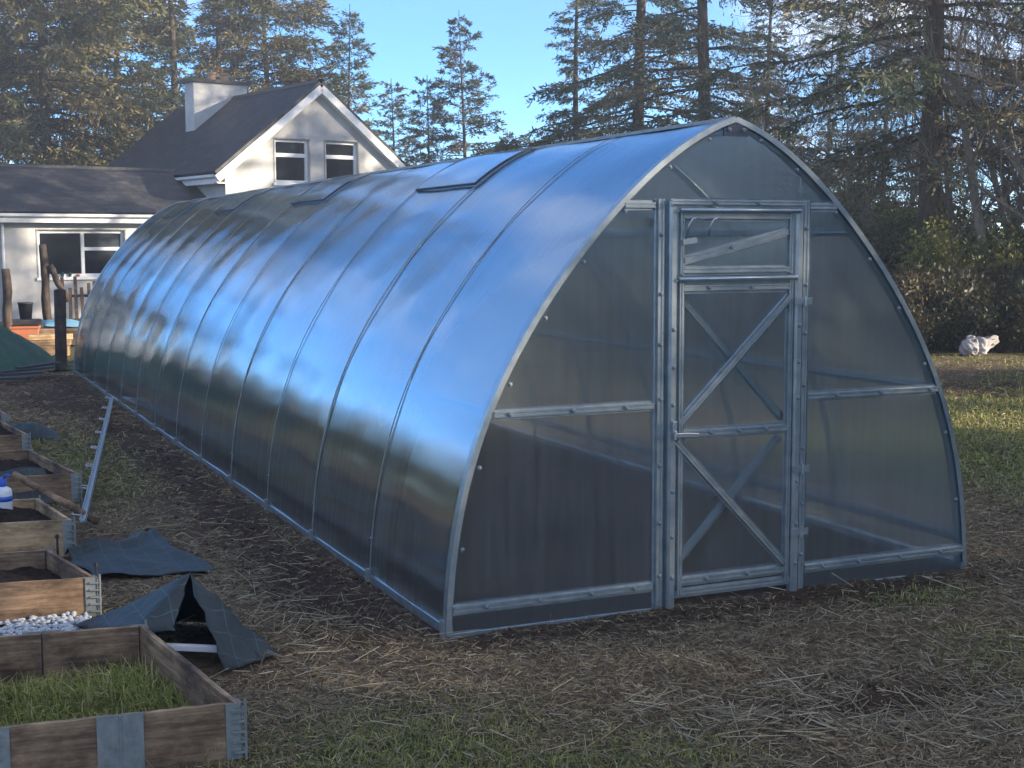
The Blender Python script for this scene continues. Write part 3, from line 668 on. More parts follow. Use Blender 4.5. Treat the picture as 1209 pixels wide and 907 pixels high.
B5 = [(-2.4, 6.35), (-1.27, 6.2), (-1.40, 7.2), (-2.5, 7.3)]
bed('timber raised bed with fabric bunched behind its zinc corner', B5, .20, 'wood_mid', .15, .05, False, 5)
B6 = [(-2.4, 7.85), (-1.33, 7.7), (-1.42, 8.7), (-2.5, 8.8)]
bed('timber raised bed farthest along the row towards the green netting', B6, .20, 'wood_old', .14, .04, False, 6)
# ---- gravel strip between the first two beds
def gravel(x0, x1, y0, y1, n, name_label):
    base = bmesh.new(); bmesh.ops.create_icosphere(base, subdivisions=1, radius=1); bv = np.array([v.co[:] for v in base.verts]); bf = np.array([[v.index for v in f.verts] for f in base.faces]); base.free()
    V = []; F_ = []
    for k in range(n):
        s = rng.uniform(.007, .017)*np.array([1, rng.uniform(.7, 1.2), rng.uniform(.5, .8)]); a = rng.uniform(0, 6.28); x = rng.uniform(x0, x1); y = rng.uniform(y0, y1)
        q = bv*(1+rng.uniform(-.25, .25, (len(bv), 1)))*s; q = np.stack([q[:,0]*math.cos(a)-q[:,1]*math.sin(a), q[:,0]*math.sin(a)+q[:,1]*math.cos(a), q[:,2]], 1)+np.array([x, y, rng.uniform(.0, .022)])
        F_.append(bf+len(V)*len(bv)); V.append(q)
    me = npmesh('gravel', np.concatenate(V), np.concatenate(F_)); o = link('gravel', me, M['gravel']); tag(o, name_label, 'gravel', kind='stuff'); return o
gravel(-2.45, -1.45, .66, .98, 1500, 'white gravel strip between grassy bed and soil bed')
gravel(-2.1, -1.72, -1.32, -1.16, 350, 'white gravel patch at the foot of grassy bed')
# ---- fabrics
def sheet(name, corners, n, fn, mat, label, cat='sheet', th=.003):
    V = []
    for j in range(n+1):
        for i_ in range(n+1):
            u, v_ = i_/n, j/n
            p = (Vector(corners[0])*(1-u)+Vector(corners[1])*u)*(1-v_) + (Vector(corners[3])*(1-u)+Vector(corners[2])*u)*v_
            V.append(p+Vector(fn(u, v_, p)))
    Fq = [(j*(n+1)+i_, j*(n+1)+i_+1, (j+1)*(n+1)+i_+1, (j+1)*(n+1)+i_) for j in range(n) for i_ in range(n)]
    me = bpy.data.meshes.new(name); me.from_pydata(V, [], Fq); o = link(name, me, M[mat], None, True)
    s = o.modifiers.new('thick', 'SOLIDIFY'); s.thickness = th
    return tag(o, label, cat)
def wr(u, v_, p, a=.010):
    z = a*(fbm(np.array(p.x*4.2), np.array(p.y*4.2), 3)-.35)*1.6 + .008*math.sin(p.x*21+p.y*9)
    # lifted roll at the far edge
    z += .05*math.exp(-((v_-.93-.05*math.sin(u*7))/.05)**2)*(1-.6*u) + .025*math.exp(-((u-.8)/.05)**2)*sstep_(.7, 1, v_)
    return (.02*math.sin(v_*9), .03*math.sin(u*8), max(z, -.002)+.012)
def sstep_(a, b, x): t = min(1, max(0, (x-a)/(b-a))); return t*t*(3-2*t)
sheet('ground_cloth', [(-1.34, 1.70, 0), (-.72, 1.56, 0), (-.86, 2.72, 0), (-1.42, 2.30, 0)], 44, wr, 'fabric', 'flat black landscape cloth spread on the ground by the soil bed', 'ground cloth')
# tent-like propped cloth behind the grassy bed
def tent():
    A = Vector((-1.10, .26, .33)); L1 = Vector((-1.55, .72, .03)); L2 = Vector((-1.36, .06, .17)); Bq = Vector((-1.06, -.20, .015)); Rr = Vector((-.80, -.04, .012)); K = Vector((-.86, .52, .01)); L0 = Vector((-1.42, .85, .02))
    mid = Vector((-1.22, .02, .16))
    tris = [(A, L1, L2), (A, L2, mid), (A, Bq, Rr), (A, Rr, K), (A, K, L0), (A, L0, L1)]
    bmx = bmesh.new()
    for a, b, c in tris:
        vs = [bmx.verts.new(v) for v in (a, b, c)]; bmx.faces.new(vs)
    bmesh.ops.remove_doubles(bmx, verts=bmx.verts, dist=.001)
    bmesh.ops.subdivide_edges(bmx, edges=bmx.edges, cuts=9, use_grid_fill=True)
    for v in bmx.verts:
        p = v.co; k = .02*(float(fbm(np.array(p.x*11), np.array(p.y*11+p.z*10), 3))-.5)*2 + .006*math.sin(p.x*60+p.z*40+p.y*20)
        sag = .05*max(0, 1-abs(p.z-.16)/.16)
        v.co = p + Vector((k, -k*.6, k*.8-sag*.35 if p.z > .03 else k*.2))
        v.co.z = max(v.co.z, .006)
    bmesh.ops.recalc_face_normals(bmx, faces=bmx.faces)
    me = bpy.data.meshes.new('ground_cloth'); bmx.to_mesh(me); bmx.free(); o = link('ground_cloth', me, M['fabric'], None, True)
    s = o.modifiers.new('thick', 'SOLIDIFY'); s.thickness = .003
    tag(o, 'black landscape cloth standing up in a tent-like fold behind the grassy bed', 'ground cloth')
tent()
mb = MB(); mb.sect([(-1.32, .10, .075), (-1.02, -.02, .055)], [(-.016, -.012), (.016, -.012), (.016, .012), (-.016, .012)], Vector((0,0,1)), closed=True)
tag(mb.build('batten', M['plastic_white'], None, bevel=.002), 'pale batten lying under the tented black cloth', 'batten')
def drape4(u, v_, p): return (0, -.03*math.sin(u*9)*v_, .012*math.sin(u*14+v_*3))
sheet('ground_cloth', [(-2.0, 3.97, .02), (-1.30, 3.93, .01), (-1.33, 4.25, .225), (-2.0, 4.12, .22)], 24, drape4, 'fabric', 'black cloth draped over the end board of a raised bed behind the jug', 'ground cloth')
def bunch(u, v_, p): return (0, 0, .09*math.sin(math.pi*u)*math.sin(math.pi*v_)+.05*(float(fbm(np.array(p.x*9), np.array(p.y*9), 3))-.4))
sheet('ground_cloth', [(-1.30, 7.35, .0), (-.92, 7.2, .0), (-.9, 7.65, .02), (-1.35, 7.65, .12)], 24, bunch, 'fabric', 'bunched black cloth on the grass beside the zinc corner', 'ground cloth')
# ---- spare purlin lying from the beds to the greenhouse
pa = Vector((-1.235, 2.93, .075)); pb = Vector((-.07, 10.0, .06)); dl = (pb-pa).normalized()
pt = thing('spare_rail', 'long galvanised rail with hook brackets lying between beds and greenhouse', 'metal rail', (-.65, 6.5, 0))
mb = MB(); mb.sect([pa, pb], [(-.02, -.01), (-.02, .012), (-.013, .012), (-.013, 0), (.013, 0), (.013, .012), (.02, .012), (.02, -.01)], Vector((-.25, 0, 1)), closed=True); mb.build('rail', M['galv'], pt)
for k in range(8):
    c = pa+dl*(.18+k*.98); rside = Vector((-dl.y, dl.x, 0))
    mb = MB(); q0 = c+rside*.02; e = rside*.05+Vector((0, 0, .01))
    mb.tube([q0, q0+e, q0+e+dl*.09, q0+dl*.09], .006, 6); mb.build('hook_bracket', M['galv'], pt)
# ---- round pole leaning over the beds
mb = MB(); P0, P1 = Vector((-1.58, 3.50, .30)), Vector((-1.13, 3.10, .03)); mb.tube([P0.lerp(P1, k/6)+Vector((.003*math.sin(k*2), 0, .003*math.cos(k*3))) for k in range(7)], [.020, .022, .022, .023, .024, .024, .025], 10)
tag(mb.build('pole', M['wood_mid'], None, True), 'round timber pole leaning across the corner of the pine bed', 'pole')
# ---- jug
jg = thing('jug', 'white plastic jug with blue band standing in the pine bed', 'jug', (-1.69, 2.82, .2))
MB().lathe([(.045, .19), (.05, .20), (.05, .30), (.045, .325), (.02, .34)], (-1.69, 2.82, 0), 16).build('body', M['plastic_white'], jg, True)
MB().lathe([(.0515, .255), (.0515, .285)], (-1.69, 2.82, 0), 16).build('band', M['plastic_blue'], jg, True)
MB().lathe([(.019, .338), (.021, .342), (.021, .385), (.012, .39)], (-1.69, 2.82, 0), 12).build('cap', M['plastic_blue'], jg, True)
MB().tube([(-1.69, 2.82, .385), (-1.67, 2.80, .41), (-1.645, 2.79, .405)], .008, 6).build('spout', M['plastic_blue'], jg, True)
# ---- pins
for x, y, lb in ((-1.40, 1.02, 'short dark metal pin at the corner of the soil bed beside the flat cloth'), (-1.50, 1.76, 'short dark metal pin behind the soil bed against the pine board')):
    mb = MB(); mb.tube([(x, y, 0), (x, y, .235)], .006, 6); mb.lathe([(.011, .225), (.011, .24), (.004, .244)], (x, y, 0), 8); tag(mb.build('metal_pin', M['dark'], None), lb, 'pin')
# ---- clutter at the far end
mb = MB().box((-.065, -.065, -.2), (.065, .065, 1.12)); mb.add([(-.065,-.065,1.12),(.065,-.065,1.12),(.065,.065,1.12),(-.065,.065,1.12),(0,0,1.15)], [(0,1,4),(1,2,4),(2,3,4),(3,0,4)])
o = mb.build('timber_post', M['log'], None, bevel=.006); o.location = (-.13, 14.55, 0); o.rotation_euler = (0, R(1), R(12)); tag(o, 'square timber post at the far corner of the greenhouse', 'post')
def log(name, p0, p1, r0, r1, label, cat='post', mat='log'):
    p0, p1 = Vector(p0), Vector(p1); mb = MB(); n = 8
    mb.tube([p0.lerp(p1, k/n)+Vector((.012*math.sin(k*1.3), .01*math.cos(k*1.9), 0)) for k in range(n+1)], [r0+(r1-r0)*k/n+.006*math.sin(k*2.2) for k in range(n+1)], 12)
    return tag(mb.build(name, M[mat], None, True), label, cat)
lx, ly = cw(-8.48, 25.0)
log('log_post', (lx, ly, -.2), (lx-.05, ly, 1.76), .085, .07, 'tall round log post standing before the wing window')
log('log_brace', (lx+.05, ly-.06, 1.38), (lx+.34, ly-.1, .72), .06, .055, 'slanting log brace beside the tall log post', 'log')
px_, py_ = cw(-9.22, 25)
log('log_post', (px_, py_, -.2), (px_, py_, 1.32), .085, .08, 'stout flat-topped log post near the downpipe of the wing')
# rustic picket fence
fx, fy = cw(-8.35, 25.4)
fence = thing('picket_fence', 'rustic split picket fence beside the log post', 'fence', (fx+.6, fy, 0))
for k in range(11):
    x = fx+.05+k*.115; h_ = .95+.22*random.random(); ln = .05*(random.random()-.5)
    MB().bar((x, fy+.2, .02), (x+ln, fy+.2, h_), .06, .03, (0, 1, 0)).build('picket', M['log'], fence)
for z in (.35, .8): MB().bar((fx, fy+.235, z), (fx+1.3, fy+.235, z), .035, .05).build('rail', M['log'], fence)
# planter
qx, qy = cw(-8.2, 23.0)
pl = thing('planter', 'rectangular terracotta trough planter among stacked boards', 'planter', (qx, qy, 0), R(-10))
mb = MB(); w0, w1, d0, d1, hh = .36, .50, .16, .24, .30
def frus(mb, w0, d0, w1, d1, z0, z1): mb.add([(-w0/2,-d0/2,z0),(w0/2,-d0/2,z0),(w0/2,d0/2,z0),(-w0/2,d0/2,z0),(-w1/2,-d1/2,z1),(w1/2,-d1/2,z1),(w1/2,d1/2,z1),(-w1/2,d1/2,z1)], [(0,3,2,1),(4,5,6,7),(0,1,5,4),(1,2,6,5),(2,3,7,6),(3,0,4,7)])
frus(mb, .34, .16, .45, .22, .06, .36); mb.build('tub', M['terracotta'], pl, bevel=.008, world=False)
mb = MB(); frus(mb, .47, .25, .49, .26, .355, .395); mb.build('rim', M['terracotta'], pl, bevel=.006, world=False)
mb = MB(); frus(mb, .44, .22, .41, .19, .394, .42); mb.build('soil', M['soil'], pl, world=False)
mb = MB(); frus(mb, .5, .3, .5, .3, -.02, .059); mb.build('planter_stand', M['wood_old'], pl, world=False)
# stacked boards
bx0, by0 = cw(-7.35, 21.6)
for k, (dz, mt, lb) in enumerate(((0, 'wood_mid', 'lowest board of the short stack behind the square post'), (.17, 'wood_old', 'dark middle board of the short stack behind the square post'), (.26, 'wood_new', 'top pale board of the short stack behind the square post'))):
    o = MB().box((-.35, -.12, 0), (.32, .12, .165 if k == 0 else .085)).build('stacked_board', M[mt], None, bevel=.006); o.location = (bx0+.03*k, by0, dz+.002); o.rotation_euler = (0, 0, R(-14+4*k)); tag(o, lb, 'board', 'boards stacked behind the square post')
ux, uy = cw(-8.2, 24.2)
sheet('blue_tarp', [(ux-.1, uy-.2, .34), (ux+.6, uy-.35, .30), (ux+.7, uy+.25, .36), (ux-.1, uy+.4, .40)], 16, bunch, 'blue_sheet', 'crumpled pale blue sheet lying over the stacked boards', 'tarp')
o = MB().box((-.15, -.35, 0), (.65, .3, .29)).build('crate', M['wood_old'], None, bevel=.01); o.location = (ux, uy, 0); o.rotation_euler = (0, 0, R(-12)); tag(o, 'dark low timber crate under the pale blue sheet', 'crate')
bx_, by_ = cw(-9.55, 27.0)
mb = MB().lathe([(.11, 0), (.14, .30), (.15, .30), (.15, .33), (.13, .33), (.12, .28), (.02, .27)], (0, 0, .30), 16); o = mb.build('bucket', M['dark'], None, True); o.location = (bx_-.05, by_, 0); tag(o, 'black bucket by the white wall of the wing', 'bucket')
o = MB().box((-.3, -.2, 0), (.3, .2, .295)).build('stone_block', M['lead'], None, bevel=.02); o.location = (bx_-.05, by_, 0); tag(o, 'low dark block carrying the black bucket', 'block')
# green netting heap
nx0, ny0 = cw(-7.3, 19.8)
def heap():
    n = 34; V = []
    for j in range(n+1):
        for i_ in range(n+1):
            u, v_ = i_/n*2-1, j/n*2-1; r_ = math.hypot(u*1.05, v_); x = nx0-.5+u*1.25; y = ny0+v_*1.1
            z = .82*max(0, 1-r_)**.85 + .10*(float(fbm(np.array(x*3), np.array(y*3), 4))-.45) + .02*math.sin(math.atan2(v_, u)*11)*min(1, r_*2)
            V.append((x, y, max(z, -.03)))
    Fq = [(j*(n+1)+i_, j*(n+1)+i_+1, (j+1)*(n+1)+i_+1, (j+1)*(n+1)+i_) for j in range(n) for i_ in range(n)]
    me = bpy.data.meshes.new('netting'); me.from_pydata(V, [], Fq); tag(link('netting', me, M['net'], None, True), 'heap of dark green debris netting slumped beside the beds', 'netting')
heap()
h0 = Vector((*cw(-6.97, 19.3), .03)); h1 = Vector((*cw(-7.0, 21.4), .12))
mb = MB(); mb.tube([h0.lerp(h1, k/8)+Vector((0, 0, -.03*math.sin(math.pi*k/8))) for k in range(9)], .012, 6); tag(mb.build('cane', M['net'], None), 'pale green cane lying from the netting to the square post', 'cane'); mb = None
for k in range(4):
    jx, jy = cw(-6.5+.08*k, 17.3+.25*k)
    o = MB().bar((-.35, 0, .03), (.35, .05, .05), .12, .03).build('scrap_board', M['dark'], None, bevel=.004); o.location = (jx, jy, .02+.035*k); o.rotation_euler = (0, 0, R(20*k-25)); tag(o, 'dark scrap board in the loose pile before the green netting', 'board', 'dark scrap boards before the netting')
# sack on the right by the hedge
sx_, sy_ = 13.0, 10.7
bmx = bmesh.new(); bmesh.ops.create_icosphere(bmx, subdivisions=5, radius=1)
for v in bmx.verts:
    p = v.co; q = Vector((p.x*.30, p.y*.22, p.z*.19))
    q *= 1+.75*(float(fbm(np.array(p.x*2.6+p.z*1.3), np.array(p.y*2.6-p.z*1.9), 5))-.5)-.18*math.exp(-((p.x-.1)/.12)**2)
    if p.x > .55: q.x += (p.x-.55)*.45; q.z += (p.x-.55)*.30; q.y *= .6
    q.z = max(q.z+.15, 0); v.co = q
me = bpy.data.meshes.new('sack'); bmx.to_mesh(me); bmx.free(); o = link('sack', me, M['sack'], None, True); o.scale = (.72, .72, .85); o.location = (sx_, sy_, 0); o.rotation_euler = (0, 0, R(-15)); tag(o, 'crumpled white sack lying at the foot of the hedge', 'sack')
BELT = []
_sx, _sy = math.sin(SUN_AZ), math.cos(SUN_AZ)
_pxv, _pyv = -_sy, _sx      # across the sun
for row, (dist, off) in enumerate(((24, 0), (29, 2.4), (34, 1.0))):
    for k in range(-4, 8):
        a = k*4.6+off+random.uniform(-.9, .9); d = dist+random.uniform(-1.5, 1.5)
        x, y = 2+_sx*d+_pxv*a, 1+_sy*d+_pyv*a
        lat = (x-CAM.x)*math.cos(YAW)-(y-CAM.y)*math.sin(YAW); dep = (x-CAM.x)*math.sin(YAW)+(y-CAM.y)*math.cos(YAW)
        if dep > 0 and lat < .40*dep+4.5: continue
        if math.hypot(x-CAM.x, y-CAM.y) < 6 or 14 < a < 19 or 4.4 < a < 6.4: continue
        BELT.append((x, y, ['A2', 'B', 'A', 'B2'][(k+row) % 4], random.uniform(.62, .82)))
for dd, aa in ((24, -3.5), (27, 0), (24, 3.0), (30, 5), (31, -5), (33, 1.5), (28, -8)):
    x, y = 7.5+_sx*dd+_pxv*aa, 29+_sy*dd+_pyv*aa
    BELT.append((x, y, random.choice(['A', 'A2', 'B2']), random.uniform(.85, 1.0)))
for aa in (-9, -6.4, -3.6, -1.2, 1.6, 3.6):
    BELT.append((2+_sx*27+_pxv*aa, 1+_sy*27+_pyv*aa, random.choice(['B', 'B2']), random.uniform(.6, .72)))
LEFT = []
for k in range(15):
    f = k/14; x, y = -15+8*f, 12+42*f
    LEFT.append((x+random.uniform(-.8, .8), y, ['B2', 'C', 'C2'][k % 3], [.36, .48, .55][k % 3]*(1-.35*f)*random.uniform(.85, 1.1)))
    LEFT.append((x-4+random.uniform(-.8, .8), y+2, ['C', 'B', 'C2'][k % 3], [.55, .36, .60][k % 3]*(1-.35*f)*random.uniform(.85, 1.1)))
    LEFT.append((x+2.0, y+random.uniform(-1, 1), 'S', random.uniform(.9, 1.2)))
for k in range(16):
    y = -14+k*2.9; LEFT.append((-16-1.5*(k % 2)+random.uniform(-.5, .5), y, ['C', 'C2', 'B2', 'C'][k % 4], [.5, .55, .36, .46][k % 4]*random.uniform(.85, 1.1)))
for k in range(14):
    LEFT.append((-12.5+random.uniform(-.5, .5), -10+k*2.6, 'S', random.uniform(.7, 1.0)))
# ------------------------------------------------------------------ trees
def unit(v): return v/np.maximum(np.linalg.norm(v, axis=-1, keepdims=True), 1e-9)
def tuft_quads(P, D, ln, wd, r_):
    """P, D (n,3): small bent needles / leaves as quads"""
    n = len(P); a = r_.normal(size=(n, 3)); s = unit(np.cross(D, a))*wd[:, None]/2; e = D*ln[:, None]
    V = np.stack([P-s*.6, P+e*.55-s, P+e, P+e*.55+s], 1).reshape(-1, 3)
    return V, np.arange(n*4).reshape(n, 4)
def conifer(seed, H, clear, Lmax, dz, r0, shape, droop, dens=1.0, cols=None, tw=1.0, bare=True, nb=5, ts=1.0):
    r_ = np.random.default_rng(seed); tr = MB(); n = 14
    wob = lambda z: (.10*math.sin(z*.35+seed), .10*math.cos(z*.27+seed*2))
    zs = [H*k/n for k in range(n+1)]
    tr.tube([(*wob(z), z-.2) for z in zs], [max(.015, r0*(1-z/H)**.85*(1+.5*math.exp(-z*2.5))) for z in zs], 10)
    FP = []; FD = []; FL = []; FW = []; FC = []
    z = clear*.45 if bare else clear
    while z < H-.25:
        f = max(0, (z-clear)/(H-clear)); dead = z < clear
        for b in range(nb if not dead else 2):
            az = r_.uniform(0, 6.283); L = Lmax*shape(f)*r_.uniform(.55, 1.15)
            if dead: L = r_.uniform(.5, 1.6)
            el = (-.12+.75*f**1.5)+r_.uniform(-.15, .15); ns = 7
            d0 = np.array([math.cos(az), math.sin(az), 0]); wx, wy = wob(z); pts = []
            zz = z+r_.uniform(-.3, .3)*dz
            for k in range(ns+1):
                s = k/ns; pts.append(np.array([wx, wy, zz-.2])+d0*L*s*(1-.06*s)+np.array([0, 0, L*(math.sin(el)*s-droop*s*s+droop*.45*s**4)])+r_.normal(size=3)*.02*L*s)
            pts = np.array(pts); rb = min(.055, .011*L+.006)
            tr.tube(pts.tolist(), [max(.005, rb*(1-.85*k/ns)) for k in range(ns+1)], 4, False)
            if dead: continue
            nt = max(3, int(L/.15*dens)); ss = r_.uniform(.08, 1, nt)**.8; kk = np.minimum((ss*ns).astype(int), ns-1); fr = (ss*ns-kk)[:, None]
            base = pts[kk]*(1-fr)+pts[kk+1]*fr; tan = unit(pts[kk+1]-pts[kk])
            sg = np.where(r_.random(nt) < .5, -1, 1)[:, None]
            sidev = np.cross(tan, [0, 0, 1])*sg
            tdir = unit(tan*r_.uniform(.35, .95, (nt, 1))+sidev*r_.uniform(.35, 1, (nt, 1))+np.array([0, 0, 1])*r_.uniform(-.55, .1, (nt, 1))*(.5+droop*2))
            tl = (.20+.30*r_.random(nt))*tw*(1.15-.55*ss)*(min(1, L/2)+.25)
            q = 9; st = (np.arange(q)+r_.random((nt, q)))/q
            P = base[:, None]+tdir[:, None]*(tl[:, None]*st)[..., None]+np.array([0, 0, -1])*(.25*tl[:, None]*st**2)[..., None]
            D = unit(tdir[:, None]+r_.normal(size=(nt, q, 3))*.45)
            FP.append(P.reshape(-1, 3)); FD.append(D.reshape(-1, 3)); m_ = nt*q
            FL.append(r_.uniform(.11, .22, m_)*ts); FW.append(r_.uniform(.03, .055, m_)*ts)
            base_c = cols[r_.integers(len(cols))]; FC.append(np.array(base_c)[None]*r_.uniform(.65, 1.35, (m_, 1))*np.repeat(r_.uniform(.75, 1.25, (nt, 1)), q, 0))
        z += dz*(1-.35*f)
    V, F_ = tuft_quads(np.concatenate(FP), np.concatenate(FD), np.concatenate(FL), np.concatenate(FW), r_)
    crown = npmesh('crown', V, F_, np.repeat(np.concatenate(FC), 4, 0)); tm = tr.mesh('trunk')
    tm.polygons.foreach_set('use_smooth', [True]*len(tm.polygons))
    crown.materials.append(M['fol']); tm.materials.append(M['bark'])
    return tm, crown
def bare_tree(seed, H, r0, lean=0, nst=1, leafy=0):
    r_ = np.random.default_rng(seed); tr = MB(); tips = []
    def go_(p, d, L, r, lev):
        n = 5 if lev < 2 else 4; pts = [p]; dd = d
        for k in range(n):
            dd = unit(dd+r_.normal(size=3)*(.13 if lev else .07)+np.array([0, 0, .05])); pts.append(pts[-1]+dd*L/n)
        tr.tube([q.tolist() for q in pts], [max(.004, r*(1-.6*k/n)) for k in range(n+1)], 7 if lev == 0 else (5 if lev == 1 else 3), False)
        if lev >= 4: tips.append(pts[-1]); return
        nc = [7, 6, 5, 4][lev]
        for c in range(nc):
            t = r_.uniform(.3 if lev else .28, 1); k = min(int(t*n), n-1); q = pts[k]+(pts[k+1]-pts[k])*(t*n-k)
            nd = unit(dd*.8+r_.normal(size=3)*.62+np.array([0, 0, .22])); go_(q, nd, L*r_.uniform(.42, .66), r*.48*(1-.4*t), lev+1)
        tips.append(pts[-1])
    for s in range(nst):
        a = r_.uniform(0, 6.28); go_(np.array([.18*math.cos(a)*(nst > 1), .18*math.sin(a)*(nst > 1), -.15]), unit(np.array([lean+.25*math.cos(a)*(nst > 1), .25*math.sin(a)*(nst > 1), 1])), H*.55, r0, 0)
    tm = tr.mesh('trunk'); tm.materials.append(M['bark_pale'])
    T_ = np.array(tips); n = max(leafy, 200); P = T_[r_.integers(0, len(T_), n)]+r_.normal(size=(n, 3))*.08
    V, F_ = tuft_quads(P, unit(r_.normal(size=(n, 3))), r_.uniform(.05, .1, n), r_.uniform(.03, .05, n), r_)
    crown = npmesh('crown', V, F_, np.repeat(np.array([.12, .10, .03])*r_.uniform(.6, 1.4, (n, 1)), 4, 0)); crown.materials.append(M['leaf'])
    return tm, crown
def shrub(seed, rx, ry, H, n, cols, ls=.08, stems=14, up_=.4):
    r_ = np.random.default_rng(seed); tr = MB(); P = []; C_ = []
    for s in range(stems):
        a = r_.uniform(0, 6.28); rr = r_.random()**.5; tip = np.array([rx*rr*math.cos(a), ry*rr*math.sin(a), H*r_.uniform(.55, 1)*(1-.35*rr*rr)])
        b = np.array([tip[0]*.25, tip[1]*.25, -.05]); pts = [b+(tip-b)*t+np.array([0, 0, .18*H*math.sin(math.pi*t)]) for t in np.linspace(0, 1, 6)]
        tr.tube([p.tolist() for p in pts], [.022, .018, .015, .012, .008, .004], 4, False)
        m_ = n//stems; t = r_.uniform(.15, 1, m_)**.7; k = np.minimum((t*5).astype(int), 4); pa_ = np.array(pts)
        q = pa_[k]+(pa_[k+1]-pa_[k])*(t*5-k)[:, None]; q = q+r_.normal(size=(m_, 3))*np.array([rx, ry, H*.7])*.13
        q[:, 2] = np.maximum(q[:, 2], .03); P.append(q); C_.append(np.array(cols[r_.integers(len(cols))])[None]*r_.uniform(.6, 1.4, (m_, 1)))
    P = np.concatenate(P); n_ = len(P); D = unit(r_.normal(size=(n_, 3))+np.array([0, 0, up_]))
    V, F_ = tuft_quads(P, D, r_.uniform(.7, 1.4, n_)*ls, r_.uniform(.35, .6, n_)*ls, r_)
    crown = npmesh('foliage', V, F_, np.repeat(np.concatenate(C_), 4, 0)); crown.materials.append(M['leaf']); tm = tr.mesh('stems'); tm.materials.append(M['bark'])
    return tm, crown
GRD = [(.050,.072,.045), (.062,.084,.050), (.080,.094,.052), (.12,.11,.065)]
GRW = [(.105,.10,.045), (.14,.12,.052), (.175,.14,.065), (.085,.09,.038)]
sh_cone = lambda f: (1-f)**.8*(.35+.65*min(1, f*6+.5))+.04
sh_wide = lambda f: (math.sin(math.pi*min(1, .30+f*.72))**.8)*.9+.08
sh_old = lambda f: (1-f*.75)*(.55+.45*math.sin(f*9))+.1
VAR = {
 'A': conifer(1, 19, 3.2, 4.6, .56, .24, sh_old, .20, 2.1, GRD, 1.5, ts=1.0),
 'A2': conifer(7, 18, 2.4, 4.9, .54, .22, sh_old, .24, 2.1, GRD, 1.5, ts=1.0),
 'B': conifer(2, 17, .8, 4.4, .42, .24, sh_wide, .30, 1.8, GRW, 1.9, bare=False, nb=6, ts=1.45),
 'B2': conifer(12, 16, 1.0, 4.1, .44, .22, sh_wide, .28, 1.8, GRW, 1.9, bare=False, nb=6, ts=1.45),
 'C': conifer(3, 11.5, .9, 2.9, .42, .13, sh_cone, .06, 1.6, GRD, 1.35, bare=False, nb=5, ts=1.1),
 'C2': conifer(9, 10, .8, 2.9, .42, .13, sh_cone, .12, 1.6, GRD, 1.35, bare=False, nb=5, ts=1.1),
 'D': bare_tree(4, 9, .12, .1, 2), 'D2': bare_tree(8, 8, .10, -.08, 3, 600),
 'E': bare_tree(15, 8.5, .07, .05, 1),
 'S': shrub(21, 1.5, 1.2, 2.3, 7000, [(.03,.045,.015), (.045,.06,.02), (.06,.07,.02)], .10),
 'Y': shrub(22, 1.3, 1.1, 2.4, 6500, [(.16,.17,.03), (.22,.21,.035), (.11,.13,.025)], .09),
 'K': shrub(23, 1.4, 1.0, 1.2, 6000, [(.028,.036,.014), (.05,.05,.02), (.07,.055,.025)], .08, 22, .8),
}
def plant(var, name, label, cat, x, y, sc_=1, rz=None, group=None, sz=None):
    t = thing(name, label, cat, (x, y, 0), random.uniform(0, 6.28) if rz is None else rz, group); s = sc_; t.scale = (s, s, s*(sz or 1))
    tm, cr = VAR[var]
    k = name.endswith('shrub') or name == 'bramble'
    link('stems' if k else 'trunk', tm, None, t, world=False); link('foliage' if k else 'crown', cr, None, t, world=False)
    return t
def pxd(px, dep): return cw((px-604.5)/1613.07*dep, dep)
def T(var, px, dep, label, s=1, group='conifers behind the house and greenhouse', sz=None, rz=None, name='conifer_tree', cat='tree'):
    x, y = pxd(px, dep); return plant(var, name, label, cat, x, y, s, rz, group, sz)
# behind the house
T('B', 62, 47, 'broad bushy conifer rising behind the low wing of the house', 1.02)
T('B2', -45, 52, 'bushy conifer beside the broad one, at the open end of the wing', 1.1)
T('B2', 150, 56, 'bushy conifer between the broad one and the chimney', 1.05)
T('A', 212, 52, 'tall conifer directly behind the chimney stack', .92)
T('A2', 268, 56, 'tall thin-branched conifer behind the chimney pots', .95)
T('B', 318, 58, 'bushy conifer behind the cottage ridge between chimney and gable peak', .93)
T('C', 418, 56, 'narrow pointed young spruce just beyond the gable peak', 1.0)
T('C2', 466, 58, 'short young spruce behind the sloping edge of the gable', .88)
T('C2', 508, 52, 'short spruce in front of the airy taller one past the gable', .82)
T('C', 548, 52, 'airy pointed spruce rising above the greenhouse ridge past the gable', .92)
T('C2', 600, 60, 'distant small spruce in the sky gap above the greenhouse', .68)
T('A2', 682, 44, 'spreading conifer with long ragged limbs beside the sky gap', .70)
T('A', 756, 41, 'tall dark-trunked conifer with brown hanging twigs above the greenhouse', 1.0)
T('A2', 826, 38, 'tall conifer with thick dark trunk behind the greenhouse peak', 1.05)
T('A2', 905, 47, 'ragged conifer filling in behind the greenhouse peak', .72)
T('A', 975, 58, 'tall distant conifer between greenhouse peak and big dark trunk', .62)
T('A', 1089, 25, 'big conifer with thick bare dark trunk behind the hedge', .95, rz=1.0)
T('C2', 1040, 44, 'small spruce beyond the big dark trunk', 1.0)
T('A2', 1265, 36, 'conifer whose limbs hang over the bare trees', .9)
G2 = 'bare broadleaf trees along the hedge'
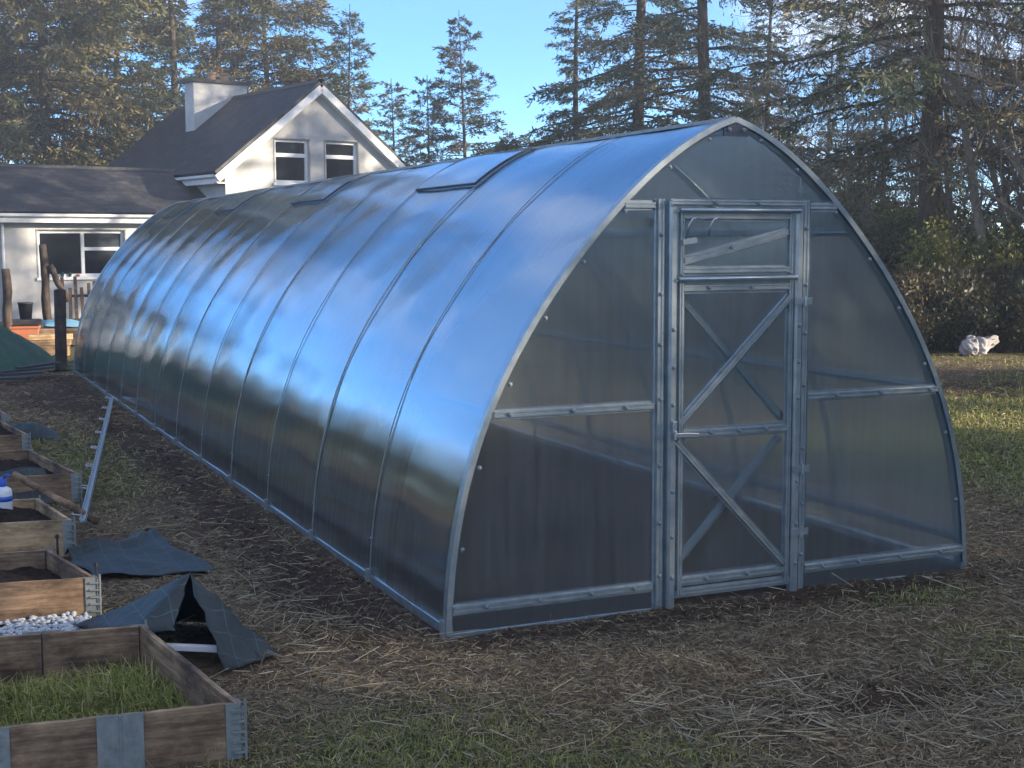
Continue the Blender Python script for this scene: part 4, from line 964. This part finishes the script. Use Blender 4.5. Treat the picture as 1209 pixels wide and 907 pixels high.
for v, px, d, s, lb in (('D', 1200, 24, 1.0, 'bare many-stemmed tree with arching twigs above the white sack'), ('D2', 1150, 27, .95, 'bare tree with thin upright stems behind the yellow shrub'), ('E', 1046, 30, 1.0, 'thin pale-stemmed bare sapling before the big dark trunk'), ('E', 893, 33, 1.0, 'thin pale-stemmed bare sapling behind the greenhouse peak'), ('D', 1290, 27, 1.0, 'bare arching tree past the many-stemmed one'), ('D2', 985, 36, 1.0, 'bare twiggy tree showing over the greenhouse shoulder'), ('E', 1118, 33, 1.1, 'thin bare sapling just beside the big dark trunk'), ('D2', 1225, 33, 1.1, 'bare twiggy tree in the back of the hedge')):
    T(v, px, d, lb, s, G2, name='bare_tree')
G3 = 'shrubs of the hedge'
for v, px, d, s, lb in (('Y', 1138, 23.5, .95, 'sunlit yellow-green shrub beside the big dark trunk'), ('S', 1052, 25.5, 1.05, 'dark evergreen shrub against the shoulder of the greenhouse'), ('Y', 1112, 27.5, 1.25, 'tall olive shrub behind the big dark trunk'), ('S', 1195, 26, .95, 'dark green shrub behind the many-stemmed bare tree'), ('S', 1255, 24, 1.0, 'dark shrub past the many-stemmed bare tree'), ('S', 990, 32, 1.3, 'dark shrub behind the greenhouse shoulder'), ('Y', 1035, 36, 1.5, 'pale olive shrub in the gap beside the greenhouse shoulder'), ('Y', 1170, 30, 1.1, 'olive shrub at the back of the hedge behind the white sack'), ('S', 1080, 37, 1.2, 'deep green shrub at the back behind the big trunk')):
    T(v, px, d, lb, s, G3, name='hedge_shrub', cat='shrub')
for k, (px, d) in enumerate(((1064, 21.6), (1133, 22.9), (1190, 21.9), (1052, 22.5), (1085, 22.8), (1118, 22.3), (1150, 22.6), (1178, 22.2), (1208, 22.4), (1236, 22), (1030, 24), (1098, 24), (1165, 24), (1265, 22))):
    T('K', px, d, 'low tangled bramble at the foot of the hedge', .5+.75*random.random(), 'brambles under the hedge', name='bramble', cat='bramble')
for k in range(7):
    T('S' if k % 2 else 'Y', 745+42*k, 33-.8*k, 'green shrub of the hedge run behind the greenhouse', .95+.1*(k % 3), 'hedge run behind the greenhouse', name='hedge_shrub', cat='shrub')
# low growth far behind house and greenhouse
for k, px in enumerate(range(-60, 900, 75)):
    T('S', px, 66+4*(k % 3), 'far dark shrub under the conifers behind the house', 1.3, 'far shrubs under the conifers', name='hedge_shrub', cat='shrub')
# shelter belt round the plot, out of the picture: it shades the garden and mirrors in the greenhouse
SB = 'shelter belt conifers round the plot'
for k, (x, y, v, s) in enumerate(BELT): plant(v, 'conifer_tree', 'shelter belt conifer standing beside the garden plot', 'tree', x, y, s, None, SB)
for k, (x, y, v, s) in enumerate(LEFT): plant(v, 'hedge_shrub' if v in 'SK' else 'conifer_tree', 'evergreen of the boundary row facing the long side of the greenhouse', 'shrub' if v in 'SK' else 'tree', x, y, s, None, 'boundary row facing the greenhouse')
# ------------------------------------------------------------------ grass, dead thatch and straw on the ground
def inside(x, y, cs):
    s = np.ones(len(x), bool)
    for k in range(4):
        a, b = cs[k], cs[(k+1) % 4]; s &= ((b[0]-a[0])*(y-a[1])-(b[1]-a[1])*(x-a[0])) > -.01
    return s
CLOTH = [[(-1.36, 1.68), (-.72, 1.56), (-.84, 2.72), (-1.42, 2.32)], [(-1.42, -.02), (-1.05, -.22), (-.78, -.04), (-1.0, .5)]]
def field(n, rmin=3.8, rmax=22, p=1.0, amin=-48, amax=30):
    """points round the viewpoint on the ground, thinning with distance"""
    u = rng.random(n); r_ = rmin*(rmax/rmin)**(u**p)
    a = np.radians(90)-(YAW+np.radians(rng.uniform(amin+18, amax, n)))
    return CAM.x+r_*np.cos(a), CAM.y+r_*np.sin(a), r_
def keep_free(x, y):
    ok = np.ones(len(x), bool)
    for c in FOOT+CLOTH: ok &= ~inside(x, y, c)
    ok &= ~((x > -2.3) & (x < -1.42) & (y > .62) & (y < 1.0))
    ok &= ~((x > -.03) & (x < 3.03) & (y > -.035) & (y < LEN+.05))
    return ok
def ribbons(x, y, z, ln, wd, el, bend, col, r_=rng):
    n = len(x); a = r_.uniform(0, 2*np.pi, n); d = np.stack([np.cos(a)*np.cos(el), np.sin(a)*np.cos(el), np.sin(el)], 1)
    P0 = np.stack([x, y, z], 1); s = np.stack([-np.sin(a), np.cos(a), r_.normal(size=n)*.5], 1)*(wd/2)[:, None]
    dn = np.stack([np.zeros(n), np.zeros(n), -bend*ln], 1); hz = np.stack([np.cos(a), np.sin(a), np.zeros(n)], 1)*(bend*ln*.5)[:, None]
    P1 = P0+d*(ln*.5)[:, None]; P2 = P0+d*ln[:, None]+dn+hz
    V = np.stack([P0-s, P0+s, P1+s*.8, P1-s*.8, P2], 1).reshape(-1, 3); V[:, 2] = np.maximum(V[:, 2], hgt(V[:, 0], V[:, 1])+.001)
    b = np.arange(n)*5
    F_ = np.concatenate([np.stack([b, b+1, b+2], 1), np.stack([b, b+2, b+3], 1), np.stack([b+3, b+2, b+4], 1)])
    return V, F_, np.repeat(col, 5, 0)
def pick(cols, n): c = np.array(cols)[rng.integers(0, len(cols), n)]; return c*rng.uniform(.6, 1.4, (n, 1))
# dead thatch, lying
x, y, r_ = field(430000, p=1.0); gm, gg = g_mud(x, y), g_green(x, y)
k = keep_free(x, y) & (rng.random(len(x)) < (1-.85*gm)*(1-.35*gg)*(.45+.9*fbm(x*2.2, y*2.2))); x, y, r_ = x[k], y[k], r_[k]; n = len(x); sca = np.clip(r_/6, 1, 2.5)
V, F_, c = ribbons(x, y, hgt(x, y)+rng.uniform(0, .012, n), rng.uniform(.015, .065, n)*sca**.6, rng.uniform(.0016, .0034, n)*sca, rng.uniform(0, .45, n), rng.uniform(0, .35, n), pick([(.24,.175,.11), (.33,.25,.155), (.16,.115,.07), (.26,.22,.105), (.42,.34,.22)], n))
o = link('dead_grass', npmesh('dead_grass', V, F_, c), M['thatch']); tag(o, 'brown flattened dead grass matted over the mud', 'dead grass', kind='stuff'); NT = n
# living grass
x, y, r_ = field(330000, p=.95); gm, gg = g_mud(x, y), g_green(x, y)
k = keep_free(x, y) & (rng.random(len(x)) < np.clip(gg*1.25-.12, 0, 1)*(1-.8*gm)*(.35+1.0*fbm(x*3.1+9, y*3.1))); x, y, r_ = x[k], y[k], r_[k]; n = len(x); sca = np.clip(r_/6, 1, 3)
V, F_, c = ribbons(x, y, hgt(x, y)-.004, rng.uniform(.025, .075, n)*sca**.5, rng.uniform(.0025, .005, n)*sca, rng.uniform(.5, 1.5, n), rng.uniform(.1, .6, n), pick([(.18,.21,.055), (.24,.25,.065), (.31,.29,.09), (.14,.18,.045), (.36,.31,.13)], n))
o = link('grass', npmesh('grass', V, F_, c), M['blade']); tag(o, 'short green grass growing in patches on the mud', 'grass', kind='stuff'); NG = n
# grass in the first bed
n = 16000; u, v_ = rng.random(n), rng.random(n); cs = np.array(B1); pp = (cs[0]*(1-u)[:, None]+cs[1]*u[:, None])*(1-v_)[:, None]+(cs[3]*(1-u)[:, None]+cs[2]*u[:, None])*v_[:, None]
k = ((u > .03) & (u < .965) & (v_ > .03) & (v_ < .90)) & (rng.random(n) < .5+.5*fbm(pp[:,0]*5, pp[:,1]*5)); pp = pp[k]; n = len(pp)
tall = .5+1.1*fbm(pp[:,0]*3.2+2, pp[:,1]*3.2)
V, F_, c = ribbons(pp[:,0], pp[:,1], hgt(pp[:,0], pp[:,1])-.002, rng.uniform(.04, .15, n)*tall*tall, rng.uniform(.003, .006, n), rng.uniform(.7, 1.5, n), rng.uniform(.1, .6, n), pick([(.24,.27,.06), (.33,.35,.085), (.40,.38,.12), (.18,.21,.05), (.44,.38,.18)], n))
cxb = np.array(B1).mean(0)   # keep blades inside the boards
k3 = inside(V[:,0], V[:,1], [tuple(cxb+(np.array(q)-cxb)*.94) for q in B1]); bad = ~k3
V[bad, :2] = cxb+(V[bad, :2]-cxb)*.93
o = link('grass', npmesh('grass', V, F_, c), M['blade']); tag(o, 'lush grass growing within the weathered timber bed', 'grass', kind='stuff')
# straw stalks: three-sided stems
x, y, r_ = field(90000, p=1.0, rmax=16); gs = g_straw(x, y); k = keep_free(x, y) & (rng.random(len(x)) < gs*.6*(1-.4*g_mud(x, y))); x, y, r_ = x[k], y[k], r_[k]; n = len(x)
ln = rng.uniform(.03, .15, n)*(1+.8*(rng.random(n) < .12)); wd = rng.uniform(.0010, .0026, n); a = rng.uniform(0, 6.28, n); el = np.abs(rng.normal(0, .22, n)); d = np.stack([np.cos(a)*np.cos(el), np.sin(a)*np.cos(el), np.sin(el)], 1)
P = np.stack([x, y, hgt(x, y)+rng.uniform(.003, .022, n)], 1); s = np.stack([-np.sin(a), np.cos(a), 0*a], 1); up_ = np.cross(d, s); Q = P+d*ln[:, None]
ring = lambda B: [B+(s*math.cos(t)+up_*math.sin(t))*wd[:, None] for t in (1.57, 3.67, 5.76)]
V = np.stack(ring(P)+ring(Q), 1).reshape(-1, 3); b = np.arange(n)*6
F_ = np.concatenate([np.stack([b+i_, b+(i_+1) % 3, b+3+(i_+1) % 3, b+3+i_], 1) for i_ in range(3)])
o = link('straw', npmesh('straw', V, F_, np.repeat(pick([(.36,.30,.19), (.28,.22,.13), (.42,.37,.26), (.2,.16,.1)], n), 6, 0)), M['thatch']); tag(o, 'scattered pale straw stalks on the ground', 'straw', kind='stuff'); NS = n
# clods of earth along the greenhouse foot and scraped soil
cb = bmesh.new(); bmesh.ops.create_icosphere(cb, subdivisions=1, radius=1); bv = np.array([v.co[:] for v in cb.verts]); bf = np.array([[v.index for v in f.verts] for f in cb.faces]); cb.free()
x, y, r_ = field(26000, p=1.0, rmax=20); gm = g_mud(x, y); k = keep_free(x, y) & (rng.random(len(x)) < gm*.6); x, y = x[k], y[k]; n = len(x)
sz_ = rng.uniform(.004, .017, n)**1.0; V = bv[None]*(1+rng.uniform(-.35, .35, (n, len(bv), 1)))*sz_[:, None, None]*np.array([1, 1, .7])+np.stack([x, y, hgt(x, y)+sz_*.2], 1)[:, None]
F_ = (bf[None]+(np.arange(n)*len(bv))[:, None, None]).reshape(-1, 3)
o = link('soil_clods', npmesh('soil_clods', V.reshape(-1, 3), F_), M['clod']); tag(o, 'loose dark clods of turned soil along the greenhouse foot', 'soil', kind='stuff')
print('counts thatch', NT, 'grass', NG, 'straw', NS, 'clods', n)
# ------------------------------------------------------------------ thin haze volume, added to veil and lift the dark background
hz = MB().box((-75, -75, -1.4), (95, 105, 23)).mesh('haze')
hm = bpy.data.materials.new('thin_haze'); hm.use_nodes = True; hn = hm.node_tree.nodes; hn.remove(hn['Principled BSDF'])
pv = hn.new('ShaderNodeVolumePrincipled'); pv.inputs['Color'].default_value = (.92, .95, 1, 1); pv.inputs['Density'].default_value = .0023; pv.inputs['Anisotropy'].default_value = .3
hm.node_tree.links.new(pv.outputs[0], hn['Material Output'].inputs['Volume'])
ho = link('haze', hz, hm); tag(ho, 'thin haze volume added over the garden to lift dark tones', 'haze', kind='stuff')
